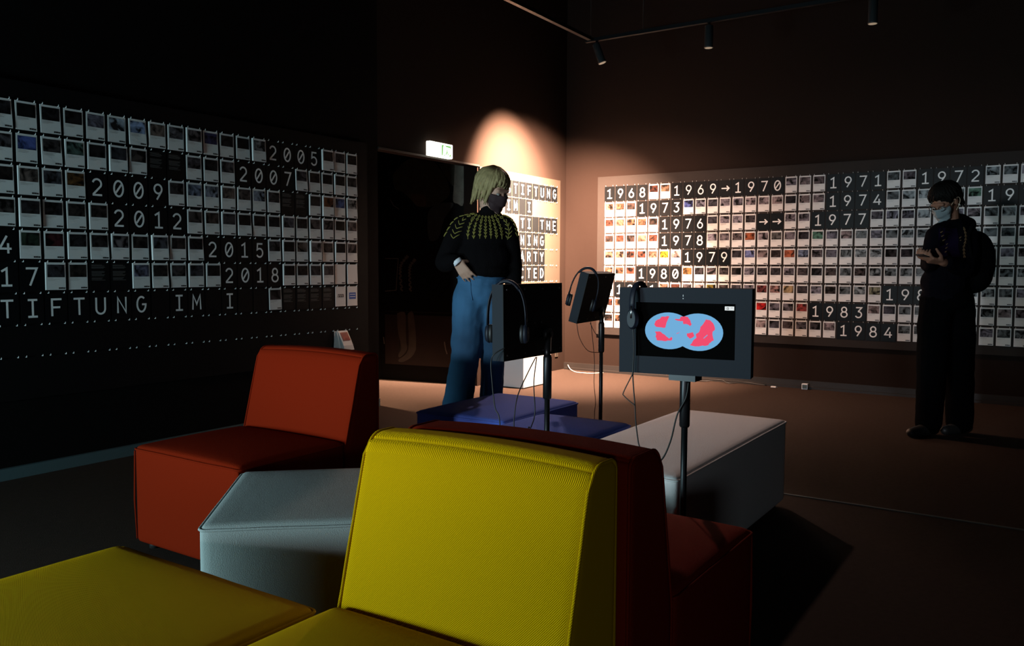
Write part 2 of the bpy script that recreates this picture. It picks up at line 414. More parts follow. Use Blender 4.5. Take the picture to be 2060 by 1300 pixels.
def picture(bd, c, r, color, word, light=False, photo=True):
    q, rz = cell(bd, c, r)
    if bd == 'L': v = random.choice([0, 1, 2, 2, 3, 4, 1])
    else: v = random.choice([0, 0, 1, 0])
    what = f'{word} photograph' if photo else word
    t = thing('picture_card', f'white card with {what}, {ORD[r]} row, {ORD[c+BD[bd][3]]} column of {BD[bd][2]}', 'card', q, rz, 'white picture cards on the '+BD[bd][2])
    t.rotation_euler.y = random.uniform(-.008, .008)
    inst('card_sheet', VAR[v][0], t)
    if photo:
        p = inst('photograph', VAR[v][1], t); p.color = (*color, 1)
        inst('caption_text', VAR[v][3], t)
    inst('printed_mark', VAR[v][2], t)
def blank(bd, c, r):
    q, rz = cell(bd, c, r)
    t = thing('blank_card', f'blank black card, {ORD[r]} row, {ORD[c+BD[bd][3]]} column of {BD[bd][2]}', 'card', q, rz, 'blank black cards on the '+BD[bd][2])
    inst('card_sheet', TILE, t)

def dark(): 
    h = random.random(); v = random.choice([.008, .015, .03, .05, .08])
    return (v*(1+.4*h), v, v*(1.25-.4*h)), random.choice(['black', 'nearly black', 'dark'])
# layout strings: '.' picture card, ' ' empty, '#' black small print, '_' blank, 'o' white no photo, others glyph
LEFT = ['.............+2005...'.replace('+', '.'),
        '.......##...2007.....',
        '....2009.......##....',
        '.....2012............',
        '4........2015.......',
        '17..##.....2018....oo',
        'TIFTUNG_IM_I__.####ww']
LEFT[0] = '..............2005...'; LEFT[4] = '4.........2015.......'; LEFT[3] = '.....2012............'
LEFT[2] = '....2009.......##....'; LEFT[1] = '.......##...2007.....'; LEFT[5] = '17..##.....2018....oo'
LSPEC = {(0, 1): ((.05, .07, .22), 'violet blue'), (4, 0): ((.30, .34, .40), 'pale sky'), (5, 0): ((.20, .26, .42), 'blue sky'), (2, 2): ((.10, .045, .015), 'brown'),
 (0, 0): ((.004, .004, .004), 'black'), (2, 1): ((.05, .08, .07), 'greenish'), (3, 0): ((.10, .09, .12), 'dusky crowd'), (12, 0): ((.16, .16, .17), 'grey'),
 (9, 0): ((.03, .03, .08), 'dark violet'), (8, 2): ((.12, .14, .20), 'cloudy'), (9, 2): ((.2, .22, .28), 'cloudy'), (12, 2): ((.18, .2, .25), 'grey'), (17, 2): ((.09, .03, .012), 'brown'),
 (18, 2): ((.05, .07, .16), 'blue'), (19, 2): ((.22, .22, .22), 'light grey'), (1, 4): ((.035, .008, .01), 'dark red'), (5, 5): ((.10, .10, .15), 'dusk'), (0, 4): ((.02, .03, .02), 'dark green')}
for r, s in enumerate(LEFT):
    for k, ch in enumerate(s):
        c = k-1
        if ch == '.':
            col, wd = LSPEC.get((c, r)) or dark(); picture('L', c, r, col, wd)
        elif ch == '#': blacktext('L', c, r)
        elif ch == '_': blank('L', c, r)
        elif ch == 'o': picture('L', c, r, (1, 1, 1), 'a faint line of print', photo=False)
        elif ch == 'w':
            q, rz = cell('L', c, r)
            wd = ('black sign', (.3, .32, .36)) if c == 18 else ('blue block', (.04, .10, .42))
            t = thing('picture_card', f'white card with a small {wd[0]}, seventh row, right end of left wall board', 'card', q, rz, 'white picture cards on the left wall board')
            inst('card_sheet', VAR[0][0], t)
            bm = bmesh.new(); mi = M['ink'] if c == 18 else mat('print_blue', (.03, .10, .42), .6)
            x0 = -.03 if c == 18 else -.036
            box(bm, x0, -x0, -.0042, -.0036, -.098 if c == 19 else -.082, -.048 if c == 19 else -.058)
            obj('printed_block', bm, mi, t)
            bm = bmesh.new()
            if c == 18:
                for xx in (-.022, -.004, .014): ribbon(bm, [(xx-.005, -.062), (xx, -.078), (xx+.006, -.062)], .0018, -.005, lambda p, y: Vector((p.x, y, p.y)))
            else:
                for zz in (-.062, -.08): ribbon(bm, [(-.03, zz), (.03, zz)], .0025, -.005, lambda p, y: Vector((p.x, y, p.y)))
            obj('printed_lines', bm, M['glyph'], t)
        elif ch != ' ': letter('L', c, r, ch)
RIGHT = ['1968..1969>1970...1971..1972...',
         '...1973...........1974......197',
         '.....1976....>>..1977..........',
         '.....1978......................',
         '.......1979....................',
         '...1980........................',
         '.1981.................1982.....',
         '.................1983..........',
         '...................1984........']
RSPEC = {(7, 1): ((.05, .07, .22), 'blue'), (5, 4): ((.35, .18, .01), 'yellow'), (6, 4): ((.20, .15, .14), 'pale pink'), (14, 3): ((.08, .08, .08), 'grey'), (12, 3): ((.22, .06, .025), 'orange'),
 (15, 4): ((.26, .07, .035), 'red-orange'), (13, 7): ((.35, .01, .01), 'bright red'), (17, 3): ((.06, .14, .105), 'green'), (9, 6): ((.12, .09, .015), 'yellowish'), (7, 5): ((.12, .06, .02), 'amber'), (16, 7): ((.22, .04, .04), 'red and black'),
 (12, 4): ((.1, .12, .25), 'blue grey'), (16, 4): ((.10, .13, .2), 'blue grey'), (15, 6): ((.24, .17, .09), 'ochre'), (21, 6): ((.22, .22, .15), 'olive'), (27, 1): ((.09, .17, .13), 'green'), (13, 6): ((.12, .03, .03), 'red'), (14, 6): ((.25, .14, .13), 'rosy')}
for r, s in enumerate(RIGHT):
    for c, ch in enumerate(s):
        if ch == '.':
            sp = RSPEC.get((c, r))
            if not sp:
                if c < 7: 
                    sp = random.choice([((.07, .035, .02), 'warm brown'), ((.05, .016, .010), 'rust brown'), ((.10, .06, .04), 'tan'), ((.02, .012, .010), 'dark brown')])
                elif c >= 19 and random.random() < .7:
                    v = random.choice([.10, .16, .22, .28]); sp = ((v*.86, v, v*1.08), random.choice(['pale grey', 'pale blue-grey', 'misty grey']))
                else:
                    v = random.choice([.02, .04, .07, .12, .16]); h = random.random(); sp = ((v*(1+.3*h), v, v*(1.3-.3*h)), {.02: 'black', .04: 'very dark', .07: 'dark grey', .12: 'grey', .16: 'mid grey'}[v])
            picture('R', c, r, *sp)
        else: letter('R', c, r, ch)
PANEL = {0: (11, 'STIFTUNG'), 1: (11, 'IM I'), 2: (12, 'I  THE'), 3: (14, 'IUNG'), 4: (13, 'PARTY'), 5: (13, 'ECTED')}
PANEL = {0: (12, 'STIFTUNG'), 1: (12, 'IM_I'), 2: (14, 'TI_THE'), 3: (14, 'NING'), 4: (13, 'PARTY'), 5: (13, 'ECTED')}
for r, (c0, s) in PANEL.items():
    for k, ch in enumerate(s):
        if ch == '_' or ch == ' ': blank('P', c0+k, r)
        else: letter('P', c0+k, r, ch)
# folded booklet hanging from the lowest hooks on the left
q, rz = cell('L', 18, 8)
t = thing('hanging_booklet', 'white booklet with a red picture hanging open from the lowest hooks of the left board', 'booklet', q, 0)
bm = bmesh.new()
def sheet(bm, pts, mi=0):
    vs = [bm.verts.new(p) for p in pts]; f = bm.faces.new(vs); f.material_index = mi; return f
for k, (dx, dy, fan) in enumerate([(-.02, -.004, -.01), (0, -.03, .012), (.012, -.042, .03)]):
    for i in range(4):
        a, b = i/4, (i+1)/4
        f = lambda u: (dx+fan*u*u*1.2, dy*math.sin(u*1.9)-.002-k*.003, -.15*u)
        pa, pb = f(a), f(b)
        sheet(bm, [(pa[0]-.05, pa[1], pa[2]), (pb[0]-.05, pb[1], pb[2]), (pb[0]+.05, pb[1], pb[2]), (pa[0]+.05, pa[1], pa[2])])
o = obj('pages', bm, M['paper'], t); mod = o.modifiers.new('s', 'SOLIDIFY'); mod.thickness = .001
bm = bmesh.new(); red = mat('booklet_red', (.22, .03, .02), .6, var=.8, varscale=30)
for i in range(3):
    f = lambda u: (.012+.03*u*u*1.2, -.042*math.sin(u*1.9)-.0105, -.15*u)
    pa, pb = f(.08+i*.14), f(.08+(i+1)*.14)
    sheet(bm, [(pa[0]-.036, pa[1], pa[2]), (pb[0]-.036, pb[1], pb[2]), (pb[0]+.04, pb[1], pb[2]), (pa[0]+.04, pa[1], pa[2])])
obj('picture', bm, red, t)

# ------------------------------------------------------------------ mural, plinth, exit sign, tracks
mu = Vector((.17, -.985, 0)).normalized(); mrot = math.atan2(mu.y, mu.x)
t = thing('photo_mural', 'huge dark photo print of seated figure with braids standing in the passage', 'mural', (-1.829, 1.062, 0), mrot)
boxo('print_panel', (-.02, .915, 0, .03, 0, 2.75), M['mural'], t)
boxo('print_panel_left', (-1.6, -.022, 0, .03, 0, 2.75), M['mural'], t)
t.children[-1].name = 'print_panel'
mats = [mat('print_cloth', (.15, .13, .10), .6, var=.7, varscale=14), mat('print_hair', (.026, .021, .009), .6, var=.9, varscale=14), mat('print_skin', (.06, .03, .014), .6, var=.8, varscale=10),
        mat('print_drape', (.022, .022, .020), .6, var=.8, varscale=9), mat('print_outline', (.14, .12, .11), .5), mat('print_braid', (.075, .060, .048), .6, var=.8, varscale=60), mat('print_boot', (.045, .034, .029), .5, var=.5, varscale=12), mat('print_red', (.010, .003, .0026), .5, var=.6, varscale=6)]
SH = [(1, [(.119, 2.049), (.287, 2.189), (.523, 2.193), (.639, 2.103), (.732, 1.97), (.755, 1.838), (.638, 1.752), (.463, 1.722), (.333, 1.801), (.226, 1.881), (.142, 1.915)]),
 (0, [(.801, 2.14), (.91, 2.14), (.912, 1.754), (.841, 1.749), (.795, 1.783), (.807, 1.946)]), (1, [(.639, 2.133), (.801, 2.138), (.807, 2.001), (.801, 1.919), (.743, 1.97)]),
 (2, [(.321, 1.857), (.475, 1.84), (.498, 1.743), (.404, 1.734), (.333, 1.801)]), (3, [(.627, 1.753), (.801, 1.75), (.696, 1.598), (.638, 1.422), (.532, 1.411), (.521, 1.666)]),
 (6, [(.164, .676), (.258, .677), (.264, .44), (.278, .317), (.197, .233), (.176, .26), (.212, .329), (.17, .506)]), (6, [(.285, .671), (.351, .679), (.379, .32), (.248, .193), (.175, .205), (.292, .318)]),
 (7, [(.02, .66), (.9, .66), (.9, .16), (.02, .16)])]
SN = ['printed_hair', 'printed_sleeve', 'printed_cloth', 'printed_hand', 'printed_drape', 'printed_boot', 'printed_boot', 'printed_table']
for k, (mi, pts) in enumerate(SH):
    bm = bmesh.new(); yy = -.0012-.0002*(k if mi != 7 else -2)
    sp = [p for p in smoothpts([(a, b, 0) for a, b in pts+pts[:1]], 4)[:-1]] if mi != 7 else [Vector((a, b, 0)) for a, b in pts]
    f = poly(bm, [Vector((p.x, yy, p.y)) for p in sp][::-1], mi); bmesh.ops.triangulate(bm, faces=bm.faces); obj(SN[k], bm, mats, t)
bm = bmesh.new()
M2 = lambda p, y: Vector((p.x, y, p.y))
for pts, ww, mi in [([(.027, 1.222), (.18, 1.222), (.154, .906), (.024, .894)], .003, 4), ([(.025, .691), (.88, .693)], .0025, 7), ([(.094, 1.805), (.129, 1.749), (.195, 1.709)], .004, 4),
                    ([(.70, .41), (.715, .33), (.731, .289)], .006, 4), ([(.002, .43), (.012, .36)], .004, 4)]:
    bm = bmesh.new(); ribbon(bm, pts, ww, -.0032, M2, mi); obj('printed_outline', bm, mats, t)
for base in ([(.288, 1.245), (.216, 1.166), (.203, 1.065), (.22, .896)], [(.372, 1.211), (.318, 1.144), (.311, 1.043), (.322, .897)]):
    sp = smoothpts([(a, b, 0) for a, b in base], 7); bm = bmesh.new()
    for i in range(len(sp)-1):
        p = sp[i]; s = (-1)**i
        ribbon(bm, [(p.x-.016*s, p.y+.008), (p.x+.014*s, p.y-.012)], .008, -.0034-.0001*(i % 2), M2, 5)
    obj('printed_braid', bm, mats, t)

bm = bmesh.new(); box(bm, -.25, .25, -.22, .22, .008, .5, bev=.003); 
t = thing('plinth', 'white box plinth standing on the floor below the lit text board', 'plinth', (-1.345, -.254, 0)); obj('body', bm, M['plinth'], t)
boxo('shadow_base', (-.24, .24, -.21, .21, 0, .008), M['feet'], t)

t = thing('exit_sign', 'glowing white and green emergency exit sign above the passage', 'sign', (-2.29, 0, 2.165))
bm = bmesh.new(); box(bm, -.16, .16, -.055, -.008, -.062, .062, bev=.006); obj('sign_face', bm, M['exit'], t)
boxo('mounting', (-.14, .14, -.009, 0, -.05, .05), M['base'], t)
bm = bmesh.new()
yy = -.0565
for pts in ([(.0, .045), (.035, .045), (.02, .03), (.015, -.045), (0, -.045)], [(.045, .045), (.13, .045), (.13, .01), (.115, .03), (.06, .033)], [(.03, -.045), (.05, -.045), (.045, -.03)], [(.10, -.045), (.13, -.045), (.13, -.02)]):
    poly(bm, [(a, yy, b) for a, b in pts][::-1])
ribbon(bm, [(.06, -.035), (.075, -.01), (.072, .012)], .006, yy, M2); ribbon(bm, [(.09, -.038), (.085, -.01)], .006, yy, M2)
obj('pictogram', bm, M['exitgreen'], t)

def lamp(loc, tilt, rz, label):
    t = thing('track_spotlight', label, 'lamp', loc, rz, 'spotlights on the ceiling track')
    bm = bmesh.new(); tube(bm, [(0, 0, .0), (0, 0, -.05)], .012, 8); obj('mount_stem', bm, M['pole'], t)
    R = Euler((tilt, 0, 0)).to_matrix()
    bm = bmesh.new(); pts = [R @ Vector((0, 0, z))+Vector((0, 0, -.05)) for z in (.03, .025, -.13, -.14, -.15)]
    tube(bm, pts, [.02, .033, .033, .036, .036], 16); obj('lamp_housing', bm, M['lens'], t)
    bm = bmesh.new(); pts = [R @ Vector((0, 0, z))+Vector((0, 0, -.05)) for z in (-.1505, -.1515)]
    tube(bm, pts, [.030, .030], 16); obj('lens', bm, M['lampglow'], t)
t = thing('lighting_track', 'dark lighting track hanging parallel to the right wall with spotlights', 'track', (-1.5, -2.2, 3.12))
boxo('rail', (-.018, .018, -2.2, 1.15, 0, .03), M['pole'], t)
bm = bmesh.new(); tube(bm, [(0, 1.1, .03), (0, 1.1, CH-3.12)], .004, 6); obj('suspension_cord', bm, M['cable'], t)
bm = bmesh.new(); tube(bm, [(0, .6, .03), (0, .6, CH-3.12)], .004, 6); obj('suspension_cord', bm, M['cable'], t)
t = thing('lighting_track', 'dark lighting track hanging parallel to the left wall above the passage', 'track', (-2.6, -1.12, 3.12))
boxo('rail', (-1.3, 1.04, -.018, .018, 0, .03), M['pole'], t)
lamp((-1.5, -1.16, 3.12), -.35, .3, 'dark spotlight aimed into the bright corner, leftmost on the track')
lamp((-1.5, -2.18, 3.12), .0, 0, 'dark spotlight in the middle of the ceiling track')
lamp((-1.5, -3.42, 3.12), .0, 0, 'dark spotlight above the standing man, rightmost on the track')

# ------------------------------------------------------------------ foam seating
def cushion(bm, fn, n=14, nz=8, r=.03):
    """box surface u,v,w in [-1,1] mapped by fn, with rounded rims"""
    def lin(k):
        a = [-1, -.985, -.955, -.9]; return a+[-.9+1.8*i/(k) for i in range(1, k)]+[-x for x in a[::-1]]
    U = lin(n); cache = {}
    def V(u, v, w):
        key = (round(u, 4), round(v, 4), round(w, 4))
        if key not in cache: cache[key] = bm.verts.new(fn(u, v, w))
        return cache[key]
    for ax in range(3):
        for s in (-1, 1):
            for i in range(len(U)-1):
                for j in range(len(U)-1):
                    c = []
                    for (a, b) in ((i, j), (i+1, j), (i+1, j+1), (i, j+1)):
                        p = [0, 0, 0]; p[ax] = s; p[(ax+1) % 3] = U[a]; p[(ax+2) % 3] = U[b]; c.append(V(*p))
                    f = bm.faces.new(c if s > 0 else c[::-1]); f.smooth = True
def rounded(u, v, w, hx, hy, hz, r):
    p = Vector((u*hx, v*hy, w*hz)); q = Vector((max(-hx+r, min(hx-r, p.x)), max(-hy+r, min(hy-r, p.y)), max(-hz+r, min(hz-r, p.z))))
    d = p-q
    if d.length > 1e-7: p = q+d.normalized()*r if sum(abs(x) > 1e-7 for x in d) > 1 else p
    return p
def block(bm, x0, x1, y0, y1, z0, z1, crown=.012, r=.022, bulge=.006):
    hx, hy, hz = (x1-x0)/2, (y1-y0)/2, (z1-z0)/2; c = Vector(((x0+x1)/2, (y0+y1)/2, (z0+z1)/2))
    def fn(u, v, w):
        p = rounded(u, v, w, hx, hy, hz, r)
        k = (1-u*u)*(1-v*v)
        if w > 0: p.z += crown*k**.6*w
        side = 1-w*w
        p.x += bulge*u*side*(1-v*v); p.y += bulge*v*side*(1-u*u)
        return p+c
    cushion(bm, fn)
def piping_loop(x0, x1, y0, y1, z, r=.02, inset=.001, crown=0):
    pts = []
    for cx, cy, a in ((x1-r, y1-r, 0), (x0+r, y1-r, 90), (x0+r, y0+r, 180), (x1-r, y0+r, 270)):
        for k in range(5):
            an = math.radians(a+k*22.5); pts.append(Vector((cx+(r+inset)*math.cos(an), cy+(r+inset)*math.sin(an), z)))
    out = []
    for i, p in enumerate(pts):
        q = pts[(i+1) % len(pts)]
        n = 8 if (q-p).length > .1 else 1
        for k in range(n):
            t = k/n; out.append(p.lerp(q, t)+Vector((0, 0, random.uniform(-.0008, .0008))))
    out.append(out[0].copy()); return out
def feet(t, x0, x1, y0, y1):
    for sx in (x0+.05, x1-.05):
        for sy in (y0+.05, y1-.05):
            bm = bmesh.new(); tube(bm, [(sx, sy, 0), (sx, sy, .03)], .02, 10); obj('foot', bm, M['feet'], t)
def ottoman(name, label, x0, x1, y0, y1, m, group, z1=.42, rot=0, center=None):
    cx, cy = ((x0+x1)/2, (y0+y1)/2) if center is None else center
    hx, hy = (x1-x0)/2, (y1-y0)/2
    t = thing(name, label, 'ottoman', (cx, cy, 0), rot, group)
    bm = bmesh.new(); block(bm, -hx, hx, -hy, hy, .025, z1); obj('cushion', bm, m, t)
    bm = bmesh.new(); tube(bm, piping_loop(-hx, hx, -hy, hy, z1-.012), .0042, 6, cap=False); obj('piping', bm, m, t)
    for sx in (-1, 1):
        for sy in (-1, 1):
            pass
    feet(t, -hx, hx, -hy, hy)
    return t
def lounge_chair(label, loc, rotz, W, D, m, H=.772, tb=.20, tt=.105):
    """local +X is the front, back plane at x=0"""
    t = thing('lounge_chair', label, 'chair', loc, rotz)
    hy = W/2; zs = .42
    bm = bmesh.new(); block(bm, tb+.002, D, -hy, hy, .025, zs, crown=.02); obj('seat', bm, m, t)
    bm = bmesh.new(); z0 = .025; hz = (H-z0)/2
    def front(z):
        if z < .40: return tb
        k = (z-.40)/(H-.40); return tb+(tt-tb)*k
    def rim(x, z):      # rounds the top front and top rear rims in profile
        for cx, r, s in ((front(H)-.042, .042, 1), (.025, .025, -1)):
            a, b = (x-cx)*s, z-(H-r)
            if a > 0 and b > 0:
                l = max(a, b); q = math.hypot(a, b); x, z = cx+s*a/q*l, H-r+b/q*l
        return x, z
    def fn(u, v, w):
        p = rounded(u, v, w, tb/2, hy, hz, .015); z = p.z+hz+z0
        x = (p.x+tb/2)/tb*front(z)
        # slanted, softly domed top
        x, z = rim(x, z)
        if w > 0: z += .010*(1-v*v)*w
        if u > 0 and z > .42: x += .010*(1-v*v)*math.sin(min(1, (z-.42)/(H-.42))*PI)
        return Vector((x, p.y, z))
    cushion(bm, fn); obj('backrest', bm, m, t)
    # piping: both front rims of the back, rear rims, seat rim
    for s in (-1, 1):
        bm = bmesh.new()
        pts = [Vector((tb, s*(hy-.0035), .05)), Vector((tb, s*(hy-.0035), .40))]
        for k in range(1, 8):
            z = .40+(H-.045-.40)*k/7; pts.append(Vector((front(z)-.001+random.uniform(-.0008, .0008), s*(hy-.0035), z)))
        path = [(front(H), H-.03+.03*k/4) for k in range(1, 5)]+[(front(H)-(front(H))*k/12, H) for k in range(1, 13)]+[(0, H-.025*k/3) for k in range(1, 4)]+[(0, .4), (0, .06)]
        for (x, z) in path:
            x, z = rim(x, z); pts.append(Vector((x*.985+.001, s*(hy-.0035), z-.0012)))
        tube(bm, pts, .0036, 6); obj('piping', bm, m, t)
    bm = bmesh.new(); lp = piping_loop(tb+.004, D, -hy, hy, zs-.013); tube(bm, lp, .004, 6, cap=False); obj('piping', bm, m, t)
    bm = bmesh.new(); tube(bm, [(D-.004, hy-.004, .04), (D+.002, hy-.002, .2), (D-.003, hy-.004, .40)], .0035, 6); obj('piping', bm, m, t)
    bm = bmesh.new(); tube(bm, [(D-.004, -hy+.004, .04), (D+.002, -hy+.002, .2), (D-.003, -hy+.004, .40)], .0035, 6); obj('piping', bm, m, t)
    feet(t, 0, D, -hy, hy)
    return t
lounge_chair('orange foam lounge chair facing left below the left wall board', (-5.462, -1.895, 0), PI, .645, .735, M['orange'])
lounge_chair('bright yellow foam lounge chair in the foreground', (-6.662, -3.665, 0), PI, .565, .80, M['yellow'])
lounge_chair('orange foam lounge chair standing back to back with the yellow chair', (-6.640, -3.675, 0), 0, .58, .795, M['orange'], H=.765, tb=.225, tt=.15)
ottoman('ottoman', 'yellow square ottoman at the lower left beside the yellow chair', -7.62, -6.895, -3.36, -2.63, M['yellow'], 'foam ottomans', z1=.418)
ottoman('ottoman', 'cool-lit grey square ottoman turned at an angle behind the yellow seats', -.32, .32, -.33, .33, M['grey_cool'], 'foam ottomans', rot=math.radians(41),
        center=(-6.703+.755*.32+.656*.33, -2.687+.656*.32-.755*.33))
ottoman('ottoman', 'dark blue ottoman directly in front of the standing woman', -4.92, -4.195, -2.50, -1.965, M['blue'], 'foam ottomans')
ottoman('ottoman', 'blue ottoman between the dark blue one and the grey bench', -5.30, -4.615, -3.01, -2.525, M['blue'], 'foam ottomans')
ottoman('ottoman', 'long grey foam bench behind the world map monitor stand', -5.45, -4.10, -3.58, -3.045, M['grey'], 'foam ottomans')

# ------------------------------------------------------------------ monitors on poles
MW, MH, MD = .423, .279, .05
def oval(bm):
    for v in bm.verts: v.co = Vector((v.co.x, v.co.y*.62, v.co.z*1.15-.032))
def headphones(t_label, loc, mat3, hang, h=.165):
    """arc headband in local XZ plane (opening downward), cups at the ends; mat3 = local->world"""
    t = bpy.data.objects.new('headphones', None); COL.objects.link(t); tag(t, t_label, 'headphones', 'headphones hung on the monitor corners')
    m4 = mat3.to_4x4(); m4.translation = loc; t.matrix_world = m4
    a = .075 if h > .12 else .05
    pts = []
    for k in range(21):
        an = PI*k/20; pts.append(Vector((-a*math.cos(an), 0, h*math.sin(an)**.75 if 0 < k < 20 else 0)))
    bm = bmesh.new()
    for i in range(20):       # flat padded band
        pass
    tube(bm, pts, [.0042]*21, 8); [setattr(v, 'co', Vector((v.co.x, v.co.y*2.4, v.co.z))) for v in bm.verts]; obj('headband', bm, M['phones'], t)
    mid = [p+Vector((0, 0, -.004)) for p in pts[5:16]]
    bm = bmesh.new(); tube(bm, mid, [.005]+[.0065]*9+[.005], 8); [setattr(v, 'co', Vector((v.co.x, v.co.y*2.0, v.co.z))) for v in bm.verts]; obj('headband_padding', bm, M['phones'], t)
    for s in (-1, 1):
        bm = bmesh.new(); tube(bm, [(s*a*1.10, 0, 0), (s*a*.98, 0, 0), (s*a*.9, 0, 0)], [.024, .030, .030], 18); oval(bm); obj('ear_cup', bm, M['phones'], t)
        bm = bmesh.new(); tube(bm, [(s*a*.9, 0, 0), (s*a*.74, 0, 0), (s*a*.70, 0, 0)], [.029, .030, .023], 18); oval(bm); obj('ear_cushion', bm, M['cable'], t)
        bm = bmesh.new(); tube(bm, [(s*a, 0, .01), (s*a*1.05, 0, -.03)], .005, 6); obj('yoke', bm, M['chrome'], t)
    return t
def monitor(label, c, yaw, tilt, m_front):
    n = Vector((math.cos(yaw)*math.cos(tilt), math.sin(yaw)*math.cos(tilt), math.sin(tilt)))
    R = Vector((-math.sin(yaw), math.cos(yaw), 0)); U = n.cross(R)
    t = bpy.data.objects.new('exhibition_monitor', None); COL.objects.link(t); tag(t, label, 'monitor', 'framed monitors on poles')
    m4 = Matrix((R, -n, U)).transposed().to_4x4(); m4.translation = c; t.matrix_world = m4   # local x right, -y out of screen, z up
    return t, n, R, U
def housing(t, front_y):           # front face at y=front_y, opens around the screen
    x, z, y0, y1 = MW/2, MH/2, front_y, front_y+MD
    sx0, sx1, sz0, sz1 = -.155, .162, -.083, .0925
    bm = bmesh.new()
    for d in ((-x, x, y0, y1-.003, sz1, z), (-x, x, y0, y1-.003, -z, sz0), (-x, sx0, y0, y1-.003, sz0, sz1), (sx1, x, y0, y1-.003, sz0, sz1)):
        box(bm, *d)
    bmesh.ops.remove_doubles(bm, verts=bm.verts, dist=1e-5)
    obj('housing', bm, M['monitor'], t)
    boxo('back_plate', (-x-.0005, x+.0005, y1-.003, y1, -z-.0005, z+.0005), M['monback'], t)
    boxo('screen', (sx0, sx1, y0+.006, y0+.012, sz0, sz1), M['screen'], t)
    k = 0
    for px in (-.19, -.06, .07, .19):
        for pz in (-.12, .12):
            bm = bmesh.new(); tube(bm, [(px, y1, pz), (px, y1+.0025, pz)], .0035, 8); obj('screw', bm, M['chrome'], t)
    for px, pz in ((-.05, -.01), (.05, -.01), (-.05, -.07), (.0, -.01)):
        bm = bmesh.new(); tube(bm, [(px, y1, pz), (px, y1+.0025, pz)], .003, 8); obj('screw', bm, M['chrome'], t)
def stand(label, x, y, ztop, arm_to, m=None):
    t = thing('monitor_stand', label, 'stand', (x, y, 0), 0, 'black poles carrying the monitors')
    bm = bmesh.new(); tube(bm, [(0, 0, 0), (0, 0, .008), (0, 0, .012)], [.018, .018, .013], 20); obj('floor_flange', bm, M['pole'], t)
    bm = bmesh.new(); tube(bm, [(0, 0, .01), (0, 0, ztop)], .0105, 16); obj('pole', bm, M['pole'], t)
    bm = bmesh.new(); tube(bm, [(0, 0, ztop-.17), (0, 0, ztop-.165), (0, 0, ztop-.01), (0, 0, ztop)], [.014, .017, .017, .014], 16); obj('clamp_sleeve', bm, M['pole'], t)
    a = Vector(arm_to)-Vector((x, y, 0))
    bm = bmesh.new(); tube(bm, [(0, 0, ztop-.02), (0, 0, ztop+.02), (a.x*.5, a.y*.5, (a.z+ztop+.02)/2), a], [.012, .012, .012, .012], 10); obj('tilt_arm', bm, M['pole'], t)
    return t, a
# monitor 3: world map
c3 = Vector((-5.603, -3.652, .936)); t3, n3, R3, U3 = monitor('dark framed monitor showing a blue and pink world map', c3, 3.294, -.021, None)
housing(t3, 0)
ys = .0055
def outline(le, n=40): return le
L_, R_ = (-.0487, .0016, .0775, .0594), (.0465, .0005, .0782, .0596)
bm = bmesh.new()
el = []
for k in range(36):
    an = 2*PI*k/36; p = (L_[0]+L_[2]*math.cos(an), L_[1]+L_[3]*math.sin(an)); el.append(p)
poly(bm, [(a, ys, b) for a, b in el][::-1])
poly(bm, [(R_[0]+R_[2]*math.cos(2*PI*k/36), ys-.0002, R_[1]+R_[3]*math.sin(2*PI*k/36)) for k in range(36)][::-1])
obj('map_ocean', bm, M['sky_map'], t3)
def rough(pts, amp=.0012, n=4, seed=1):
    rr = random.Random(seed); out = []
    for i, p in enumerate(pts):
        q = pts[(i+1) % len(pts)]
        for k in range(n):
            t = k/n; out.append((p[0]+(q[0]-p[0])*t+rr.uniform(-amp, amp), p[1]+(q[1]-p[1])*t+rr.uniform(-amp, amp)))
    return out
MAPS = [[(-.072, .0465), (-.0467, .0492), (-.0508, .0401), (-.0572, .0255), (-.0593, .011), (-.0716, .0122), (-.0912, .0131), (-.0962, .021), (-.0914, .0325), (-.0752, .041)],
 [(-.0927, -.0014), (-.0747, -.0018), (-.06, -.0131), (-.0485, -.0223), (-.0437, -.0221), (-.0405, -.0172), (-.035, -.0202), (-.0387, -.0283), (-.0581, -.0314), (-.0859, -.0302), (-.0909, -.0191), (-.0877, -.0126)],
 [(-.0299, .0401), (-.0139, .0406), (-.0092, .0477), (.0019, .0506), (.0131, .0477), (.0212, .0359), (.026, .025), (.0214, .0201), (.007, .026), (-.0009, .0241), (-.0026, .0336), (-.0154, .0342)],
 [(.0697, .0421), (.0837, .0394), (.0947, .0288), (.0996, .0102), (.0889, .002), (.0875, -.0075), (.0964, -.0219), (.0848, -.0312), (.0756, -.041), (.0569, -.0424), (.0381, -.0458), (.0206, -.0418), (.0284, -.0335), (.0315, -.0255), (.0408, -.0172), (.0391, -.0062), (.0515, .0038), (.0544, .0181), (.0652, .031)],
 [(.0106, -.0041), (.0311, -.0001), (.0345, -.0127), (.0203, -.0205), (.0123, -.0135)], [(-.0229, -.0069), (-.0118, .0005), (-.0117, -.0017), (-.0213, -.0075)]]
for i, s in enumerate(MAPS):
    bm = bmesh.new(); poly(bm, [(a, ys-.0006, b) for a, b in rough(s, .0009, 4, i+3)][::-1]); bmesh.ops.triangulate(bm, faces=bm.faces)
    obj('map_continent', bm, M['pink_map'], t3)
bm = bmesh.new(); poly(bm, [(a, ys-.0009, b) for a, b in [(.0628, -.0179), (.0751, -.0058), (.0767, -.0079), (.0653, -.0187)]][::-1]); obj('map_lake', bm, M['sky_map'], t3)
bm = bmesh.new(); box(bm, .1285, .157, ys-.0008, ys-.0002, .0722, .0846); obj('screen_button', bm, M['white_em'], t3)
